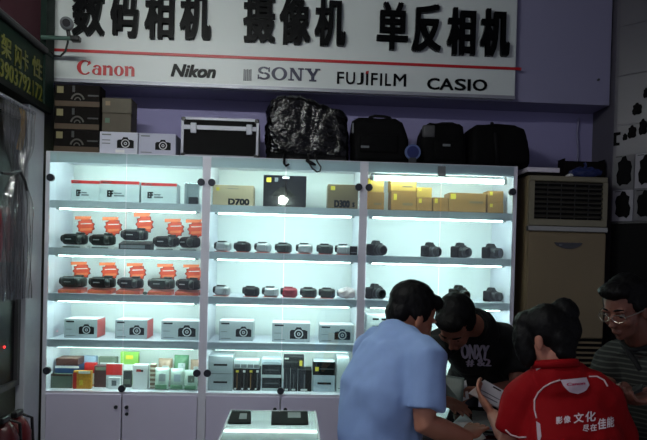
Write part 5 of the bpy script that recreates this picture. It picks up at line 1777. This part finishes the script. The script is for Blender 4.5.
# woman in the red shirt, back to the camera
Fw = Vector((-0.28, 0.96, 0))
J = dict(F=Fw, legs=(0.15, 0.98, 0), pelvis=P(572, 520, -1.56), neck=P(556, 367, -1.50), shR=P(603, 397, -1.53), shL=P(523, 398, -1.46),
         elR=P(622, 452, -1.46), wrR=P(592, 440, -1.385), elL=P(509, 440, -1.45), wrL=P(494, 416, -1.24),
         head=P(544, 341, -1.46), hf=(-0.72, 0.62, -0.34), hu=(-0.16, 0.30, 0.94), hump=0.03, hs=0.92, size=0.90)
t, base, bv, J, HM, hs = person('person in a red polo shirt with white piping, seated with back turned', J,
       dict(skin=skin('pale_warm_skin', (176, 116, 94)), trousers=M_JEAN, shoes=M_SHOE),
       [((0, -.024, .046), (.086, .096, .092)), ((0, -.070, -.008), (.070, .050, .070)), ((0, .040, .085), (.072, .058, .045)), ((.052, .058, -.005), (.034, .042, .085)), ((-.052, .058, -.005), (.034, .042, .085)), ((0, -.062, -.055), (.060, .040, .050)),
        ((0.030, -.096, .088), (.056, .050, .055)), ((0.020, -.104, .030), (.050, .036, .058))],
       mat('red_polyester', (146, 3, 12), 0.8, var=0.06, scale=30, spec=0.2), sleeve=0.82,
       hands=dict(R=((-0.95, 0.1, 0.1), (0, 0.2, -1), 1, 0.3), L=((-0.35, 0.55, 0.55), (0.75, 0.1, 0.65), 1, 0.45)))
stool(J['pelvis'].x, J['pelvis'].y, J['pelvis'].z - 0.178, 'round stool under the person in the red shirt')
M_RP = mat('white_shirt_lettering', (236, 222, 224), 0.7)
for s, quad in (('影', [(556, 424), (562.5, 423.3), (562.5, 416.5), (556, 417.2)]), ('像', [(563.8, 423.2), (570.5, 422.4), (570.5, 415.5), (563.8, 416.2)]),
                ('文', [(574, 423.2), (583.5, 422), (583.5, 412.5), (574, 413.5)]), ('化', [(585.5, 422), (595.5, 420.8), (595.5, 410.8), (585.5, 412)]),
                ('尽', [(583, 432), (589, 431.2), (589, 424.5), (583, 425.3)]), ('在', [(590.3, 431.2), (596.6, 430.4), (596.6, 423.7), (590.3, 424.5)]),
                ('佳', [(598, 429.5), (606, 428.5), (606, 418), (598, 419)]), ('能', [(607, 427.5), (614, 426.5), (614, 416.5), (607, 417.5)])):
    cloth_text('shirt_character', s, quad, M_RP, t, base, bv, 0.028)


def cloth_patch(name, outline, m, parent, base, bv, lift=0.003, n=10):
    bm = bmesh.new()
    x0, x1 = min(p[0] for p in outline), max(p[0] for p in outline)
    # fan of strips from the top edge down to the curved lower edge
    cols_ = []
    for i in range(n + 1):
        x = x0 + (x1 - x0) * i / n
        ys = []
        for (ax, ay), (bx_, by) in zip(outline, outline[1:] + outline[:1]):
            if (ax - x) * (bx_ - x) <= 0 and ax != bx_:
                ys.append(ay + (by - ay) * (x - ax) / (bx_ - ax))
        lo, hi = min(ys), max(ys)
        col_ = []
        for j in range(7):
            q = on_cloth(bv, min(max(x, x0 + 0.05), x1 - 0.05), lo + (hi - lo) * j / 6, lift)
            col_.append(bm.verts.new((q if q is not None else P(x, lo, base.y)) - base))
        cols_.append(col_)
    for a_, b_ in zip(cols_, cols_[1:]):
        for j in range(6):
            bm.faces.new((a_[j], b_[j], b_[j + 1], a_[j + 1]))
    me = bpy.data.meshes.new(name)
    bm.to_mesh(me)
    bm.free()
    me.materials.append(m)
    return link(name, me, parent)


def cloth_line(name, pts, r, m, parent, base, bv, lift=0.001):
    out = []
    for (ax, ay), (bx_, by) in zip(pts, pts[1:]):
        for k in range(5):
            q = on_cloth(bv, ax + (bx_ - ax) * k / 5, ay + (by - ay) * k / 5, lift)
            if q is not None:
                out.append(q - base)
    if len(out) > 2:
        B().tube(out, r, 6).build(name, m, parent, True)


neck_ring(J, HM, hs, 0.28, 0.068, 0.012).build('collar', MATS['red_polyester'], t, True, off=base)
M_PIPE = mat('white_piping', (226, 200, 200), 0.7)
cloth_patch('yoke_patch', [(560.5, 380), (575, 378.6), (589, 377), (589.5, 385), (586, 391), (578, 394), (570, 392.5), (564, 387)], mat('pale_pink_white_cloth', (220, 200, 208), 0.8), t, base, bv)
cloth_text('patch_lettering', 'Canon', [(567, 386), (585, 384.5), (585, 381.5), (567, 383)], mat('magenta_print', (190, 40, 90), 0.6), t, base, bv, 0.02, 0.006)
cloth_line('piping', [(560, 380), (551, 383), (544, 387), (538, 393), (534.5, 400), (534.5, 410), (537, 420)], 0.0028, M_PIPE, t, base, bv)
cloth_line('piping', [(589, 376.5), (597, 376.5), (604, 380), (608.5, 388)], 0.0028, M_PIPE, t, base, bv)
cloth_patch('side_panel', [(536, 421), (540.5, 424), (541.5, 436), (539, 444), (536.5, 436)], mat('pale_side_cloth', (200, 176, 184), 0.8), t, base, bv, n=4)
cloth_line('collar_piping', [(536.5, 370), (545, 364.5), (556, 361.5), (566, 360.5), (574, 361.5)], 0.003, M_PIPE, t, base, bv, 0.002)
cloth_line('sleeve_piping', [(505.5, 430), (511, 435), (519, 437.5), (528, 437)], 0.0028, M_PIPE, t, base, bv)

# man with glasses on the far side, seated, looking down to his hands
Fm = Vector((-0.62, -0.78, 0))
J = dict(F=Fm, legs=(0.12, -0.98, 0), pelvis=P(648, 478, -1.12), neck=P(643, 345, -1.13), shR=P(611, 362, -1.04), shL=P(676, 372, -1.26),
         elR=P(600, 402, -1.22), wrR=P(624, 389, -1.38), elL=P(690, 425, -1.42), wrL=P(652, 398, -1.44),
         head=P(625, 309, -1.20), hf=(-0.82, -0.44, -0.34), hu=(-0.28, -0.16, 0.94), hump=0.02, hs=0.98, size=0.98)
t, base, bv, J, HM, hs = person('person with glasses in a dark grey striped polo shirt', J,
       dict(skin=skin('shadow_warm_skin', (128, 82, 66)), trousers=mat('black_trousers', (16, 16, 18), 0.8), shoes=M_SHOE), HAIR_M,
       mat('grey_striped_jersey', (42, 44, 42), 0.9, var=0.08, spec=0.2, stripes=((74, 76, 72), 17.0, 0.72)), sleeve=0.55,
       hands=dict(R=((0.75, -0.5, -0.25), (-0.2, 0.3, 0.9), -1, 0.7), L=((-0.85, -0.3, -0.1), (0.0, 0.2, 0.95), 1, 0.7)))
stool(J['pelvis'].x, J['pelvis'].y, J['pelvis'].z - 0.178, 'round stool under the person with glasses')
h = J['head']
W = lambda x, y, z: h + HM @ (Vector((x, y, z)) * hs)
gl = B()
for sg in (1, -1):
    gl.tube([W(sg * 0.032 + 0.025 * math.cos(a), 0.098 - 0.010 * abs(math.cos(a)) * (1 if sg * math.cos(a) > 0 else 0), -0.002 + 0.016 * math.sin(a)) for a in [2 * math.pi * k / 20 for k in range(21)]], 0.0016, 6)
    gl.tube([W(sg * 0.057, 0.088, 0.004), W(sg * 0.076, 0.05, 0.006), W(sg * 0.082, 0.0, 0.004)], 0.0018, 6)
gl.tube([W(-0.008, 0.101, 0.0), W(0, 0.106, 0.002), W(0.008, 0.101, 0.0)], 0.0016, 6)
gl.build('glasses', mat('pale_metal_frame', (190, 184, 170), 0.25, metal=0.8), t, off=base)
ck = neck_ring(J, HM, hs, 0.30, 0.070, 0.012)
q_ = [on_cloth(bv, x, y, 0.002) for x, y in ((622, 341), (627, 350), (634, 360), (640, 370))]
ck.tube([p for p in q_ if p is not None], [0.010, 0.013, 0.012, 0.008], 8)
ck.build('collar', mat('black_collar', (14, 14, 15), 0.8), t, True, off=base)
sheet('phone', 'small dark phone held by the person with glasses', 'phone', [P(632, 394, -1.47), P(642, 390, -1.48), P(643, 385, -1.44), P(633, 388, -1.43)], 0.010, M_BLACK)
